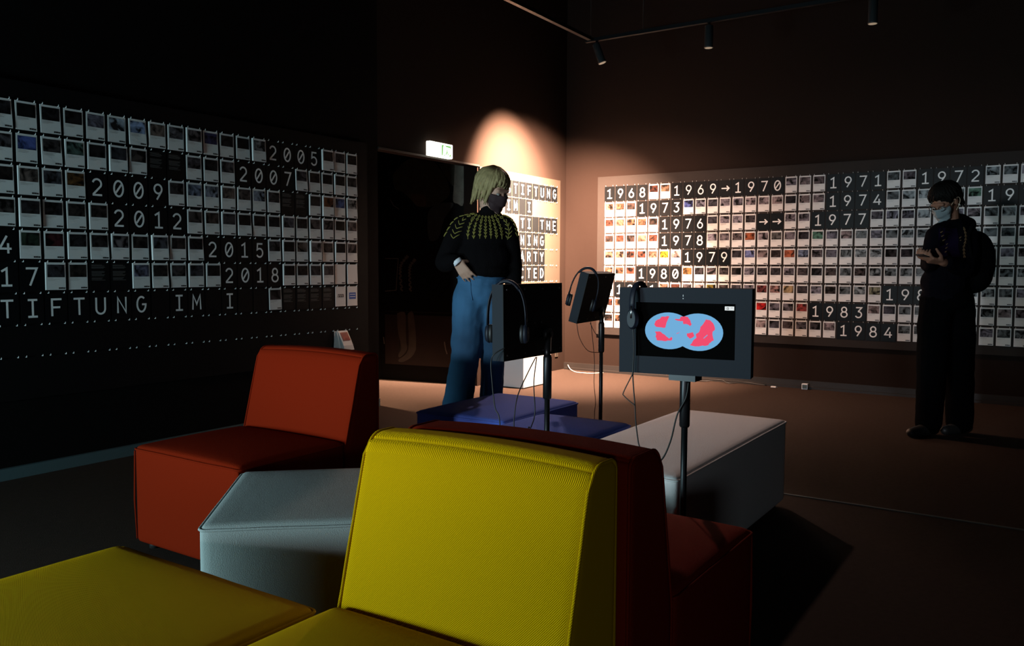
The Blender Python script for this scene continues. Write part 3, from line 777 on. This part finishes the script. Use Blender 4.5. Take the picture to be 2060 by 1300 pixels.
bm = bmesh.new(); ribbon(bm, [(.135, .075), (.140, .075), (.140, .0805), (.135, .0805), (.135, .075)], .0006, ys-.001, M2); ribbon(bm, [(.147, .080), (.153, .080)], .0005, ys-.001, M2); obj('button_icon', bm, M['screen'], t3)
bm = bmesh.new(); poly(bm, [(a, -.0008, b) for a, b in [(-.0028, .1155), (-.0002, .1155), (-.0015, .1205)]][::-1]); box(bm, -.0022, -.0008, -.0008, -.0004, .1125, .1155); box(bm, -.0027, -.0003, -.0008, -.0004, .1055, .1082); obj('frame_symbol', bm, M['glyph'], t3)
bm = bmesh.new()
st, a = stand('black pole under the world map monitor', -5.548, -3.640, .79, (-5.56, -3.645, .85))
boxo('mount_plate', (-.03, .03, -.045, .045, .775, .80), M['pole'], st)
# monitor 1 (seen from the back, beside the woman); reference pose is its back plane
c1 = Vector((-5.412, -2.974, .938)); t1, n1, R1, U1 = monitor('black monitor box seen from the back in front of the woman', c1, 1.574, -.014, None)
housing(t1, -MD)
st, a = stand('black pole holding the monitor in front of the woman', -5.385, -3.017, .805, (-5.322, -2.984, .878))
bm = bmesh.new(); tube(bm, [(a.x, a.y-.006, a.z), (a.x, a.y+.016, a.z)], .026, 20); obj('joint_disc', bm, M['lens'], st)
bm = bmesh.new(); tube(bm, [(a.x+.004, a.y-.012, a.z), (a.x+.004, a.y-.004, a.z)], .012, 14); obj('clamp_knob', bm, M['chrome'], st)
bm = bmesh.new(); tube(bm, [(a.x+.0, a.y-.012, a.z), (a.x-.01, a.y-.014, a.z-.065)], .003, 8); obj('clamp_lever', bm, M['chrome'], st)
# monitor 2 (tilted, further back)
c2 = Vector((-3.952, -2.474, .971)); t2, n2, R2, U2 = monitor('black monitor box tilted back beside the right wall board', c2, 1.694, .249, None)
housing(t2, -MD)
st, a = stand('black pole holding the tilted monitor', -3.950, -2.505, .835, (-3.852, -2.452, .893))
bm = bmesh.new(); tube(bm, [(a.x, a.y-.01, a.z), (a.x, a.y+.0, a.z)], .024, 18); obj('joint_disc', bm, M['lens'], st)
bm = bmesh.new(); tube(bm, [(a.x, a.y-.016, a.z), (a.x, a.y-.009, a.z)], .011, 12); obj('clamp_knob', bm, M['chrome'], st)

def hp_on(t, x, z, rotl, label, ymid, h=.165):
    """hang over the top edge: headband crosses from front to back of the housing"""
    loc = t.matrix_world @ Vector((x, ymid, z)); base = t.matrix_world.to_3x3()
    loc_m = base @ Euler((0, 0, rotl)).to_matrix()
    return headphones(label, loc, loc_m, None, h)
hp_on(t3, -.150, .1395-.068, PI/2-.23, 'dark headphones hanging over the world map monitor', .02, .085)
h1 = hp_on(t1, .16, .1395-.150, PI/2+.25, 'black headphones hanging over the monitor in front of the woman', -.02)
h2 = hp_on(t2, .17, .1395-.135, PI/2+.35, 'black headphones hanging over the tilted monitor', -.02)

def cable(pts, label, r=.0022, m=None, cat='cable', n=6):
    bm = bmesh.new(); tube(bm, smoothpts(pts, n), r, 6); o = obj('cable', bm, m or M['cable']); tag(o, label, cat, 'loose cables'); return o

# ------------------------------------------------------------------ people
def capsule(bm, p0, p1, r0, r1, n=14):
    p0, p1 = Vector(p0), Vector(p1); d = p1-p0; L = d.length
    ax = d.normalized() if L > 1e-6 else Vector((0, 0, 1))
    pts = []; rs = []
    for k in range(5):
        a = PI/2*k/5; pts.append(p0-ax*r0*math.cos(a)); rs.append(max(.0005, r0*math.sin(a)))
    pts += [p0.copy(), p1.copy()]; rs += [r0, r1]
    for k in range(1, 6):
        a = PI/2*k/5; pts.append(p1+ax*r1*math.sin(a)); rs.append(max(.0005, r1*math.cos(a)))
    a = ax.orthogonal().normalized(); b = ax.cross(a); rings = []
    for p, r in zip(pts, rs): rings.append([bm.verts.new(p+(a*math.cos(2*PI*k/n)+b*math.sin(2*PI*k/n))*r) for k in range(n)])
    for A, B in zip(rings, rings[1:]):
        for k in range(n): bm.faces.new((A[k], A[(k+1) % n], B[(k+1) % n], B[k]))
    bm.faces.new(rings[0][::-1]); bm.faces.new(rings[-1])
def ellip(bm, c, r, R=None):
    g = bmesh.ops.create_uvsphere(bm, u_segments=18, v_segments=12, radius=1)
    R = R or Matrix.Identity(3)
    for v in g['verts']: v.co = Vector(c)+R @ Vector((v.co.x*r[0], v.co.y*r[1], v.co.z*r[2]))
def chain(bm, pts, rs):
    for i in range(len(pts)-1): capsule(bm, pts[i], pts[i+1], rs[i], rs[i+1])
def fuse(name, bm, m, parent, voxel=.008, it=6, fac=.5, wrinkle=0):
    o = obj(name, bm, m, parent)
    r = o.modifiers.new('r', 'REMESH'); r.mode = 'VOXEL'; r.voxel_size = voxel
    s = o.modifiers.new('s', 'SMOOTH'); s.factor = fac; s.iterations = it
    if wrinkle:
        tx = bpy.data.textures.new(name+'_folds', 'CLOUDS'); tx.noise_scale = .12; tx.noise_depth = 2
        d = o.modifiers.new('d', 'DISPLACE'); d.texture = tx; d.strength = wrinkle; d.mid_level = .5; d.texture_coords = 'LOCAL'
    dg = bpy.context.evaluated_depsgraph_get(); dg.update()
    me = bpy.data.meshes.new_from_object(o.evaluated_get(dg)); old = o.data
    o.modifiers.clear(); o.data = me; bpy.data.meshes.remove(old)
    me.polygons.foreach_set('use_smooth', [True]*len(me.polygons))
    return o
def head_prims(bm, c, R):
    T = lambda p: Vector(c)+R @ Vector(p)
    ellip(bm, T((0, .02, .025)), (.073, .092, .090), R); ellip(bm, T((0, -.03, -.02)), (.060, .058, .078), R); ellip(bm, T((0, -.045, -.075)), (.040, .042, .034), R)
    capsule(bm, T((0, -.084, .004)), T((0, -.106, -.034)), .008, .012); ellip(bm, T((0, -.098, -.04)), (.016, .012, .009), R)
    capsule(bm, T((-.038, -.076, .022)), T((.038, -.076, .022)), .011, .011)
    for s in (-1, 1):
        ellip(bm, T((s*.036, -.062, -.035)), (.024, .022, .022), R); ellip(bm, T((s*.076, .012, -.008)), (.010, .020, .030), R)
        capsule(bm, T((s*.072, .018, .012)), T((s*.083, .022, .014)), .006, .006)
    ellip(bm, T((0, -.087, -.060)), (.022, .011, .010), R); ellip(bm, T((0, -.080, -.098)), (.020, .018, .016), R)
def hand_prims(bm, wrist, d, n, side, sc=1.0, curl=(.35, .45, .3), spread=.10, thumb_in=.2, curls=None):
    """d finger direction, n palm normal (fingers curl to it), side = thumb side"""
    W = Vector(wrist); d = Vector(d).normalized(); n = Vector(n); n = (n-d*n.dot(d)).normalized(); s = Vector(side); s = (s-d*s.dot(d)-n*s.dot(n)).normalized()
    offs = (.030, .010, -.010, -.029); lens = (.070, .078, .072, .056); rad = (.0088, .009, .0086, .0076)
    for i, o_ in enumerate(offs):
        k = W+d*(.088-.004*abs(i-1))*sc+s*o_*sc
        capsule(bm, W+s*o_*.6*sc+d*.005, k, .013*sc, .0105*sc)
        ang = 0; p = k; dd0 = (d+s*spread*(1.2-i*.8)).normalized(); cc = curls[i] if curls else curl
        for j, fr in enumerate((.45, .32, .23)):
            ang += cc[j]; dd = dd0*math.cos(ang)+n*math.sin(ang); q = p+dd*lens[i]*fr*sc
            capsule(bm, p, q, rad[i]*(1-.08*j)*sc, rad[i]*(.92-.08*j)*sc, 10); p = q
    p = W+d*.022*sc+s*.024*sc; dd = (d*.62+s*.72+n*thumb_in).normalized(); q = p+dd*.042*sc
    capsule(bm, p, q, .0135*sc, .0112*sc); d2 = (d*.85+s*.35+n*(thumb_in+.2)).normalized(); r = q+d2*.032*sc; capsule(bm, q, r, .0108*sc, .0098*sc)
    capsule(bm, r, r+(d2+n*.2).normalized()*.024*sc, .0098*sc, .0082*sc)
def look(yaw_right, pitch_down, roll=0):
    """head frame: -Y is the face; yaw turns the face towards +X"""
    return Euler((pitch_down, 0, yaw_right), 'XYZ').to_matrix() if not roll else (Euler((0, 0, yaw_right)).to_matrix() @ Euler((pitch_down, roll, 0)).to_matrix())
def bvh(o):
    bm = bmesh.new(); bm.from_mesh(o.data); t = BVHTree.FromBMesh(bm); bm.free(); return t
def mask_mesh(tree, c, R, top=.0, off=.005):
    """surgical mask: rays from outside onto the face, pushed outwards"""
    bm = bmesh.new(); g = []
    A, Zs = 17, 12
    for j in range(Zs):
        row = []; v = j/(Zs-1); z = .004+(-.112-.004)*v+top
        amax = math.radians(76-10*abs(v-.35)*2)
        for i in range(A):
            a = -amax+2*amax*i/(A-1)
            zz = z - .012*(1-v)*abs(a)/amax + (.03*v*abs(a)/amax)
            dirv = Vector((math.sin(a), -math.cos(a), 0)); org = Vector((0, -.02, zz))+dirv*.2
            hit = tree.ray_cast(Vector(c)+R @ org, R @ (-dirv))
            base = .072-.010*abs(a)
            rr = base if hit[0] is None else (R.inverted() @ (hit[0]-Vector(c))-Vector((0, -.02, zz))).length
            rr = max(rr, .045+.028*math.cos(a)**2*math.sin(PI*min(1, v*1.1+.12)))
            if abs(a) < .9: rr = max(rr, .064+.018*math.exp(-((v-.33)/.33)**2)*math.cos(a)**2)
            if abs(a) < .35 and v < .55: rr = max(rr, .0925*(1-.35*abs(a)))
            row.append(bm.verts.new(Vector(c)+R @ (Vector((0, -.02, zz))+dirv*(rr+off+.0012*math.sin(v*28)))))
        g.append(row)
    for j in range(Zs-1):
        for i in range(A-1):
            f = bm.faces.new((g[j][i], g[j+1][i], g[j+1][i+1], g[j][i+1])); f.smooth = True
    return bm
def mask_loops(c, R, r=.0015):
    bm = bmesh.new(); T = lambda p: Vector(c)+R @ Vector(p)
    for s in (-1, 1):
        tube(bm, smoothpts([T((s*.066, -.035, -.008)), T((s*.078, -.005, .012)), T((s*.088, .022, .018)), T((s*.088, .036, -.005)), T((s*.082, .022, -.035)), T((s*.070, -.01, -.062))], 5), r, 5)
    return bm
def eyes(c, R, t, body_name='eye'):
    T = lambda p: Vector(c)+R @ Vector(p)
    for s in (-1, 1):
        bm = bmesh.new(); ellip(bm, T((s*.030, -.0765, .000)), (.0125, .012, .0095), R); e = obj('eye', bm, M['eye'], t, smooth=True)
        bm = bmesh.new(); ellip(bm, T((s*.030, -.0865, -.002)), (.0052, .003, .0052), R); obj('iris', bm, M['pupil'], e, smooth=True)

# ---------------- woman
FWD = YAW-PI/2        # local +X = to the right, +Y = deeper into the room
wt = thing('person', 'person with blond hair, dark mask, patterned black sweater and wide blue jeans, hand in pocket', 'person', (-4.2, -1.78, 0), FWD)
HC = Vector((.130, -.01, 1.583)); HR = look(.80, .42)
bm = bmesh.new(); head_prims(bm, HC, HR)
chain(bm, [HC+HR @ Vector((0, .03, -.05)), (.102, .03, 1.44), (.095, .03, 1.38)], [.050, .047, .045])
chain(bm, [(.08, .03, 1.33), (.08, .03, 1.12), (.06, .03, .98)], [.075, .075, .08])
chain(bm, [(-.055, .02, 1.365), (.085, .03, 1.375), (.205, .03, 1.365)], [.036, .04, .036])
WL = Vector((-.075, -.115, 1.175))
chain(bm, [(-.06, .01, 1.375), (-.15, -.0, 1.19), WL], [.043, .036, .024])
chain(bm, [(.21, .02, 1.385), (.252, .05, 1.19), (.235, .0, .98)], [.043, .036, .024])
hand_prims(bm, WL, (.55, .02, -.80), (.25, .95, .1), (.8, .2, .55), sc=.95, curls=[(.25, .35, .2), (.2, .35, .2), (.2, .3, .2), (.2, .3, .2)], spread=.12, thumb_in=1.6)
hand_prims(bm, (.235, .0, .97), (-.05, -.25, -1), (-.9, .1, 0), (-.2, -1, 0), sc=.95, spread=.05)
for pts in ([(.0, .0, .95), (-.035, -.02, .52), (-.095, -.01, .10)], [(.12, .02, .95), (.125, .03, .52), (.115, .05, .10)]): chain(bm, pts, [.068, .042, .032])
chain(bm, [(-.095, -.01, .08), (-.125, -.07, .04)], [.038, .03]); chain(bm, [(.115, .05, .08), (.12, -.02, .04)], [.038, .03])
wb = fuse('body', bm, M['skin'], wt, .006, 3)
wtree = bvh(wb)
eyes(HC, HR, wt)
bm = mask_mesh(wtree, HC, HR); mk = obj('face_mask', bm, M['mask1'], wt); mo = mk.modifiers.new('s', 'SOLIDIFY'); mo.thickness = .002
obj('mask_loops', mask_loops(HC, HR), M['mask1'], mk)
# sweater
bm = bmesh.new()
ellip(bm, (.078, .015, 1.315), (.150, .105, .135)); ellip(bm, (.078, .005, 1.20), (.158, .115, .13)); ellip(bm, (.088, .005, 1.115), (.140, .118, .06))
chain(bm, [(-.045, .01, 1.372), (.085, .02, 1.392), (.195, .02, 1.378)], [.062, .075, .060])
chain(bm, [(-.060, .008, 1.355), (-.105, -.0, 1.27), (-.148, -.005, 1.17), (-.118, -.07, 1.165), (-.085, -.105, 1.178)], [.064, .066, .062, .052, .036])
chain(bm, [(.208, .02, 1.355), (.232, .03, 1.25), (.248, .045, 1.14), (.245, .02, 1.03), (.238, .0, .985)], [.062, .058, .056, .048, .040])
chain(bm, [(.098, .025, 1.39), (.106, .024, 1.445), (.110, .020, 1.462)], [.075, .062, .056])
sw = fuse('sweater', bm, M['sweater'], wt, .008, 5, wrinkle=.014)
# yoke pattern: leaf rows laid on the knit
st_ = bvh(sw); bm = bmesh.new()
O = Vector((.088, .02, 1.315))
def on_sweater(az, el):
    d = Vector((math.sin(az)*math.cos(el), -math.cos(az)*math.cos(el), math.sin(el))); org = O+d*.45
    h = st_.ray_cast(org, -d); return (h[0]+h[1]*.0022) if h[0] is not None else None
def stitch(az0, el0, az1, el1, w=.0032):
    pts = [on_sweater(az0+(az1-az0)*k/3, el0+(el1-el0)*k/3) for k in range(4)]
    if all(p is not None for p in pts) and max((pts[i+1]-pts[i]).length for i in range(3)) < .05: tube(bm, pts, w, 4)
NM = 17
for k in range(NM):
    az = -2.3+4.6*k/(NM-1); da = .105
    # small diamonds near the neck, stems with leaf pairs below
    for el in (1.02, .84):
        stitch(az-da*.8, el, az, el+.07); stitch(az, el+.07, az+da*.8, el); stitch(az-da*.8, el, az, el-.07); stitch(az, el-.07, az+da*.8, el)
    stitch(az, .74, az, -.12, .0028)
    for el in (.66, .50, .34, .18, .03):
        el += .075*(k % 2)+random.uniform(-.015, .015); L = da*(.80-.30*abs(el-.35))*random.uniform(.75, 1.1); stitch(az, el-.10, az-L, el+.02); stitch(az, el-.10, az+L, el+.02)
obj('yoke_pattern', bm, M['yoke'], sw)
# jeans
bm = bmesh.new()
ellip(bm, (.062, .01, 1.075), (.140, .11, .07)); ellip(bm, (.055, .015, .99), (.150, .120, .12))
chain(bm, [(.0, .0, .96), (-.018, -.01, .80), (-.030, -.02, .64), (-.055, -.01, .48), (-.078, -.005, .30), (-.10, -.01, .12), (-.105, -.015, .05)], [.105, .094, .086, .087, .094, .105, .112])
chain(bm, [(.118, .02, .96), (.128, .03, .80), (.130, .04, .64), (.128, .045, .48), (.112, .05, .30), (.110, .05, .12), (.110, .045, .05)], [.098, .085, .074, .070, .068, .085, .092])
je = fuse('jeans', bm, M['denim'], wt, .009, 6, wrinkle=.022)
bm = bmesh.new(); 
jt = bvh(je)
for z, n_ in ((1.128, 1), (1.098, 1)):
    pts = []
    for k in range(29):
        a = 2*PI*k/28; d = Vector((math.cos(a), math.sin(a), 0)); h = jt.ray_cast(Vector((.062, .01, z-.02))+d*.4, -d)
        if h[0] is not None: pts.append(h[0]+d*.003)
    if len(pts) > 5: tube(bm, pts, .005, 6, cap=False)
obj('waistband', bm, M['denim'], je)
bm = bmesh.new(); ps = []
for k in range(8):
    a = -2.2+.03*k; z = 1.09-.020*k; d = Vector((math.cos(a), math.sin(a), 0)); h = jt.ray_cast(Vector((.062, .01, z))+d*.4, -d)
    if h[0] is not None: ps.append(h[0]+d*.002)
if len(ps) > 2: tube(bm, ps, .003, 5)
obj('pocket_seam', bm, M['denim'], je)
bm = bmesh.new(); dd = Vector((.5, -.1, -.6)).normalized()
tube(bm, [WL+dd*-.004, WL+dd*.003, WL+dd*.018, WL+dd*.022], [.027, .030, .029, .026], 16, cap=False); b_ = obj('wristband', bm, M['band'], wt); mo = b_.modifiers.new('s', 'SOLIDIFY'); mo.thickness = .0015
for p in ((-.12, -.05, .035), (.118, .0, .035)):
    bm = bmesh.new(); chain(bm, [(p[0], p[1]+.06, .042), (p[0], p[1]-.02, .038), (p[0]-.005, p[1]-.09, .032)], [.042, .038, .030]); s_ = fuse('shoe', bm, M['shoe'], wt, .007, 3)
# hair: cap plus locks
def hair(c, R, m, parent, end_side, end_back, fringe, r0=.011, n=110, seed=1, lift=.0, mess=.006):
    rr = random.Random(seed); bm = bmesh.new(); T = lambda p: Vector(c)+R @ Vector(p)
    ellip(bm, T((0, .026, .032+lift)), (.079, .096, .090+lift*.5), R)
    for i in range(n):
        az = -PI+2*PI*(i+rr.random())/n      # 0 = face
        front = abs(az) < .80
        side = abs(az) < 1.75
        endz = fringe+rr.uniform(-.004, .012)-.03*max(0, abs(az)-.45) if front else (end_side+rr.uniform(-.022, .016) if side else end_back+rr.uniform(-.03, .02))
        pts = []; rs = []
        zt = .125+lift; N_ = 8
        for k in range(N_+1):
            t = k/N_; z = zt+(endz-zt)*t**.9
            zz = (z-.034)/(.094+lift*.5); rad = math.sqrt(max(.03, 1-min(1, max(0, zz))**2)) if zz > 0 else 1-.10*min(1, -zz)
            x = math.sin(az)*(.083)*rad; y = .026-math.cos(az)*(.102)*rad
            wob = mess*math.sin(t*7+i*1.7)*t
            pts.append(T((x*(1.02)+wob, y+wob*.5, z))); rs.append(r0*(.5+.6*math.sin(PI*min(1, t*.8+.15)))*(1-.75*t**4))
        tube(bm, pts, rs, 6)
    return obj('hair', bm, m, parent, smooth=True)
hair(HC, HR, M['hair'], wt, -.062, -.100, .034, r0=.0125, n=84, seed=5, mess=.009)

# ---------------- man
mt = thing('person', 'person in dark jacket with backpack, glasses and light mask, looking at a phone', 'person', (-1.75, -4.0, 0), FWD)
HC = Vector((-.045, .0, 1.592)); HR = look(-1.05, .58)
bm = bmesh.new(); head_prims(bm, HC, HR)
chain(bm, [HC+HR @ Vector((0, .035, -.05)), (.02, .03, 1.45), (.03, .03, 1.40)], [.055, .055, .07])
chain(bm, [(.02, .02, 1.33), (-.01, .0, 1.12), (-.02, .0, .96)], [.08, .08, .08]); chain(bm, [(-.09, -.03, 1.37), (.03, .03, 1.39), (.12, .05, 1.37)], [.036, .045, .036])
WR = Vector((-.165, -.24, 1.185)); WLm = Vector((-.20, -.17, 1.20))
chain(bm, [(.13, .02, 1.38), (.05, -.09, 1.14), WR], [.048, .040, .027]); chain(bm, [(-.11, -.03, 1.38), (-.155, -.03, 1.17), WLm], [.048, .040, .027])
hand_prims(bm, WR, (-.9, -.1, .12), (.1, .35, .9), (-.1, -.4, .9), sc=1.02, curls=[(.7, .8, .5)]*4, spread=.04, thumb_in=.4)
hand_prims(bm, WLm, (-.85, -.25, .12), (.2, -.2, .95), (.2, -.8, .5), sc=1.02, curls=[(.6, .7, .4)]*4, spread=.04, thumb_in=.3)
for pts in ([(-.06, .0, .92), (-.085, .0, .50), (-.115, -.02, .10)], [(.07, .02, .92), (.115, .035, .50), (.14, .045, .10)]): chain(bm, pts, [.07, .045, .032])
chain(bm, [(-.115, -.02, .08), (-.17, -.06, .045)], [.03, .022]); chain(bm, [(.14, .045, .08), (.09, .02, .045)], [.03, .022])
mb = fuse('body', bm, M['skin2'], mt, .006, 3); mtree = bvh(mb)
eyes(HC, HR, mt)
bm = mask_mesh(mtree, HC, HR); mk = obj('face_mask', bm, M['mask2'], mt); mo = mk.modifiers.new('s', 'SOLIDIFY'); mo.thickness = .002
obj('mask_loops', mask_loops(HC, HR, .0022), M['gold'], mk)
bm = bmesh.new(); T = lambda p: HC+HR @ Vector(p)
for s in (-1, 1):
    lp = [T((s*.033+.023*math.cos(a), -.104+.012*abs(math.cos(a)), .002+.016*math.sin(a))) for a in [2*PI*k/14 for k in range(15)]]
    tube(bm, lp, .0022, 6); tube(bm, [T((s*.056, -.096, .008)), T((s*.074, -.04, .012)), T((s*.080, .01, .012))], .0018, 6)
tube(bm, [T((-.012, -.106, .006)), T((.012, -.106, .006))], .0018, 6); obj('spectacles', bm, M['glassframe'], mt)
hair(HC, HR, M['hair2'], mt, .022, -.055, .052, r0=.012, n=90, seed=9, lift=.004, mess=.012)
bm = bmesh.new()
ellip(bm, (.025, .02, 1.33), (.145, .12, .13)); ellip(bm, (-.01, .0, 1.19), (.155, .13, .14)); ellip(bm, (-.03, .0, 1.05), (.150, .125, .13)); ellip(bm, (-.03, .0, .95), (.145, .125, .09))
chain(bm, [(-.09, -.05, 1.385), (.03, .02, 1.405), (.13, .05, 1.385)], [.066, .085, .068])
chain(bm, [(.125, .02, 1.37), (.10, -.04, 1.26), (.055, -.09, 1.15), (-.04, -.16, 1.165), (-.12, -.215, 1.182)], [.074, .070, .066, .056, .044])
chain(bm, [(-.115, -.04, 1.36), (-.14, -.04, 1.26), (-.155, -.04, 1.17), (-.18, -.11, 1.185), (-.195, -.155, 1.196)], [.066, .062, .056, .05, .042])
chain(bm, [(.045, .05, 1.43), (.10, .08, 1.45), (.17, .10, 1.44)], [.075, .07, .055])
jk = fuse('jacket', bm, M['jacket'], mt, .009, 4, wrinkle=.02)
jt = bvh(jk)
bm = bmesh.new()       # purple shirt panel on the chest between lapels
rows = []
for j in range(9):
    z = 1.41-.21*j/8; row = []
    for i in range(7):
        a = -2.45+.95*i/6; d = Vector((math.cos(a), math.sin(a), 0)); h = jt.ray_cast(Vector((.0, .0, z))+d*.5, -d)
        p = h[0]+d*.003 if h[0] is not None else Vector((0, 0, z))+d*.15; row.append(bm.verts.new(p))
    rows.append(row)
for j in range(8):
    for i in range(6): bm.faces.new((rows[j][i], rows[j+1][i], rows[j+1][i+1], rows[j][i+1])).smooth = True
obj('shirt', bm, M['purple'], mt)
bm = bmesh.new()
def onj(az, z, dx=0):
    d = Vector((math.cos(az), math.sin(az), 0)); h = jt.ray_cast(Vector((.03+dx, .0, z))+d*.5, -d); return h[0]+d*.005 if h[0] is not None else None
for k in range(9):      # embroidered chain along the near sleeve and lapel
    z = 1.40-.023*k; az = -1.25-.035*k
    for (ax, bz) in ((-.05, .0), (.05, .008)):
        p, q = onj(az+ax, z), onj(az+ax*.2, z+.012+bz)
        if p and q and (p-q).length < .06: tube(bm, [p, q], .0045, 5)
for k in range(6):
    z = 1.38-.026*k; p, q = onj(-2.5+.02*k, z), onj(-2.43+.02*k, z+.010)
    if p and q and (p-q).length < .06: tube(bm, [p, q], .004, 5)
p, q = onj(-1.75, 1.345), onj(-1.62, 1.355)
if p and q: tube(bm, [p, q], .004, 5)
p, q = onj(-1.72, 1.33), onj(-1.63, 1.332)
if p and q: tube(bm, [p, q], .003, 5)
obj('embroidery', bm, M['motif'], jk)
bm = bmesh.new()
ellip(bm, (.0, .0, .93), (.165, .13, .10))
chain(bm, [(-.065, -.0, .92), (-.085, .0, .72), (-.088, .0, .50), (-.095, -.01, .28), (-.105, -.015, .09)], [.115, .106, .098, .092, .086])
chain(bm, [(.07, .02, .92), (.105, .03, .72), (.115, .035, .50), (.13, .04, .28), (.14, .045, .09)], [.115, .106, .098, .092, .088])
fuse('trousers', bm, M['trousers'], mt, .01, 5, wrinkle=.015)
for (x, y, tx) in ((-.12, -.03, -1), (.15, .045, -1)):
    bm = bmesh.new(); chain(bm, [(x+.05, y+.02, .045), (x-.04, y-.02, .042), (x-.14, y-.065, .034)], [.044, .042, .032]); fuse('shoe', bm, M['shoe'], mt, .007, 3)
# backpack is carried: a thing of its own
bp_ = thing('backpack', 'black backpack on the back of the man by the right wall', 'backpack', mt.location, FWD)
bm = bmesh.new(); ellip(bm, (.235, .10, 1.19), (.125, .13, .215)); ellip(bm, (.215, .09, 1.10), (.12, .14, .13)); ellip(bm, (.275, .12, 1.12), (.075, .10, .12)); fuse('bag', bm, M['pack'], bp_, .01, 5)
bm = bmesh.new(); tube(bm, smoothpts([(.17, .03, 1.40), (.14, -.04, 1.445), (.08, -.085, 1.37), (.08, -.12, 1.24), (.14, -.06, 1.10)], 5), .012, 6); obj('strap', bm, M['pack'], bp_)
bm = bmesh.new(); tube(bm, smoothpts([(.17, .15, 1.38), (.19, .13, 1.42), (.21, .12, 1.41)], 5), .007, 6); obj('carry_loop', bm, M['pack'], bp_)
ph = thing('phone', 'dark mobile phone held in the hands of the man', 'phone', mt.matrix_world @ Vector((0, 0, 0)), 0)
ph.location = Vector((-1.75, -4.0, 0))+Euler((0, 0, FWD)).to_matrix() @ Vector((-.268, -.235, 1.215)); ph.rotation_euler = (.0, .25, FWD+.35)
bm = bmesh.new(); box(bm, -.07, .07, -.035, .035, -.004, .004, bev=.0025); obj('case', bm, M['phonebody'], ph)
bm = bmesh.new(); box(bm, -.064, .064, -.031, .031, .0042, .005); obj('display', bm, mat('phone_display', (.01, .01, .01), .3, emit=(.9, .8, .6), estr=.35), ph)

# ------------------------------------------------------------------ cables
cable([(-5.64, -3.492, .962), (-5.64, -3.498, .88), (-5.64, -3.496, .79), (-5.64, -3.505, .692), (-5.64, -3.509, .636), (-5.64, -3.519, .571), (-5.645, -3.534, .515), (-5.66, -3.54, .30), (-5.68, -3.50, .01)], 'black headphone cable dropping from the world map monitor')
cable([(-5.644, -3.500, .80), (-5.645, -3.467, .734), (-5.645, -3.469, .719), (-5.644, -3.509, .690)], 'short kinked black cable beside the map headphone cable', r=.0018)
cable([(-5.57, -3.660, .772), (-5.57, -3.652, .72), (-5.57, -3.623, .661), (-5.57, -3.603, .577), (-5.57, -3.578, .516), (-5.575, -3.552, .493), (-5.60, -3.516, .49), (-5.68, -3.46, .30), (-5.70, -3.42, .01)], 'black cable curving from the map monitor pole past the grey bench', r=.0026)
cable([(-5.442, -3.0, .80), (-5.497, -3.0, .747), (-5.565, -3.0, .671), (-5.587, -3.0, .60), (-5.59, -3.0, .546), (-5.58, -3.0, .25), (-5.56, -3.0, .01)], 'left black cable hanging below the monitor in front of the woman')
cable([(-5.435, -3.0, .80), (-5.455, -3.0, .704), (-5.446, -3.0, .589), (-5.474, -3.0, .536), (-5.495, -3.0, .517), (-5.50, -3.0, .25), (-5.52, -3.0, .01)], 'right black cable hanging below the monitor in front of the woman')
cable([(-5.628, -2.985, .850), (-5.655, -2.955, .826), (-5.655, -2.942, .795), (-5.655, -2.947, .723), (-5.655, -2.96, .633), (-5.655, -2.982, .572), (-5.65, -2.98, .30), (-5.64, -2.95, .01)], 'black headphone cable running down past the jeans of the woman')
cable([(-3.984, -2.455, .835), (-3.964, -2.46, .716), (-3.943, -2.46, .602), (-3.947, -2.46, .489), (-3.926, -2.46, .372), (-3.937, -2.46, .303), (-3.94, -2.46, .01)], 'thin black cable falling to the floor beside the tilted monitor pole', r=.0018)
cable([(-4.144, -2.455, .833), (-4.121, -2.46, .755), (-4.05, -2.475, .680), (-3.965, -2.505, .665)], 'black cable loop between tilted monitor and its pole', r=.0018)
cable([(-4.00, -2.46, .83), (-3.985, -2.48, .78), (-3.962, -2.505, .735)], 'short black cable below the tilted monitor', r=.0018)
cable([(-.03, -.06, .05), (-.12, -.14, .02), (-.21, -.25, .005), (-.25, -.36, .005), (-.22, -.46, .005), (-.12, -.55, .006)], 'white cable lying on the floor in the bright corner', r=.0038, m=M['whitecable'])
cable([(-.07, -1.35, .03), (-.12, -1.55, .008), (-.16, -1.72, .012), (-.10, -1.85, .03), (-.16, -1.95, .01), (-.09, -2.1, .02), (-.1, -2.3, .01)], 'tangled dark cable on the floor along the right wall', r=.005)
t = thing('floor_socket', 'small grey socket box at the foot of the right wall', 'socket', (-.08, -2.66, 0)); boxo('casing', (-.02, .02, -.028, .028, 0, .055), M['plinth'], t, bev=.004); boxo('cover', (-.024, -.02, -.02, .02, .012, .045), M['base'], t)
t = thing('cable_plug', 'tiny white plug on the floor by the right wall', 'plug', (-.13, -2.38, 0)); boxo('plug_body', (-.012, .012, -.025, .025, 0, .012), M['paper'], t, bev=.002); boxo('pin', (-.003, .003, -.038, -.025, .004, .008), M['chrome'], t)
t = thing('wall_socket', 'small dark socket low on the wall below the lit text board', 'socket', (-.19, 0, .19)); boxo('cover', (-.03, .03, -.008, 0, -.04, .04), M['panel'], t, bev=.002); boxo('outlet', (-.008, .008, -.010, -.007, -.02, .018), M['feet'], t)
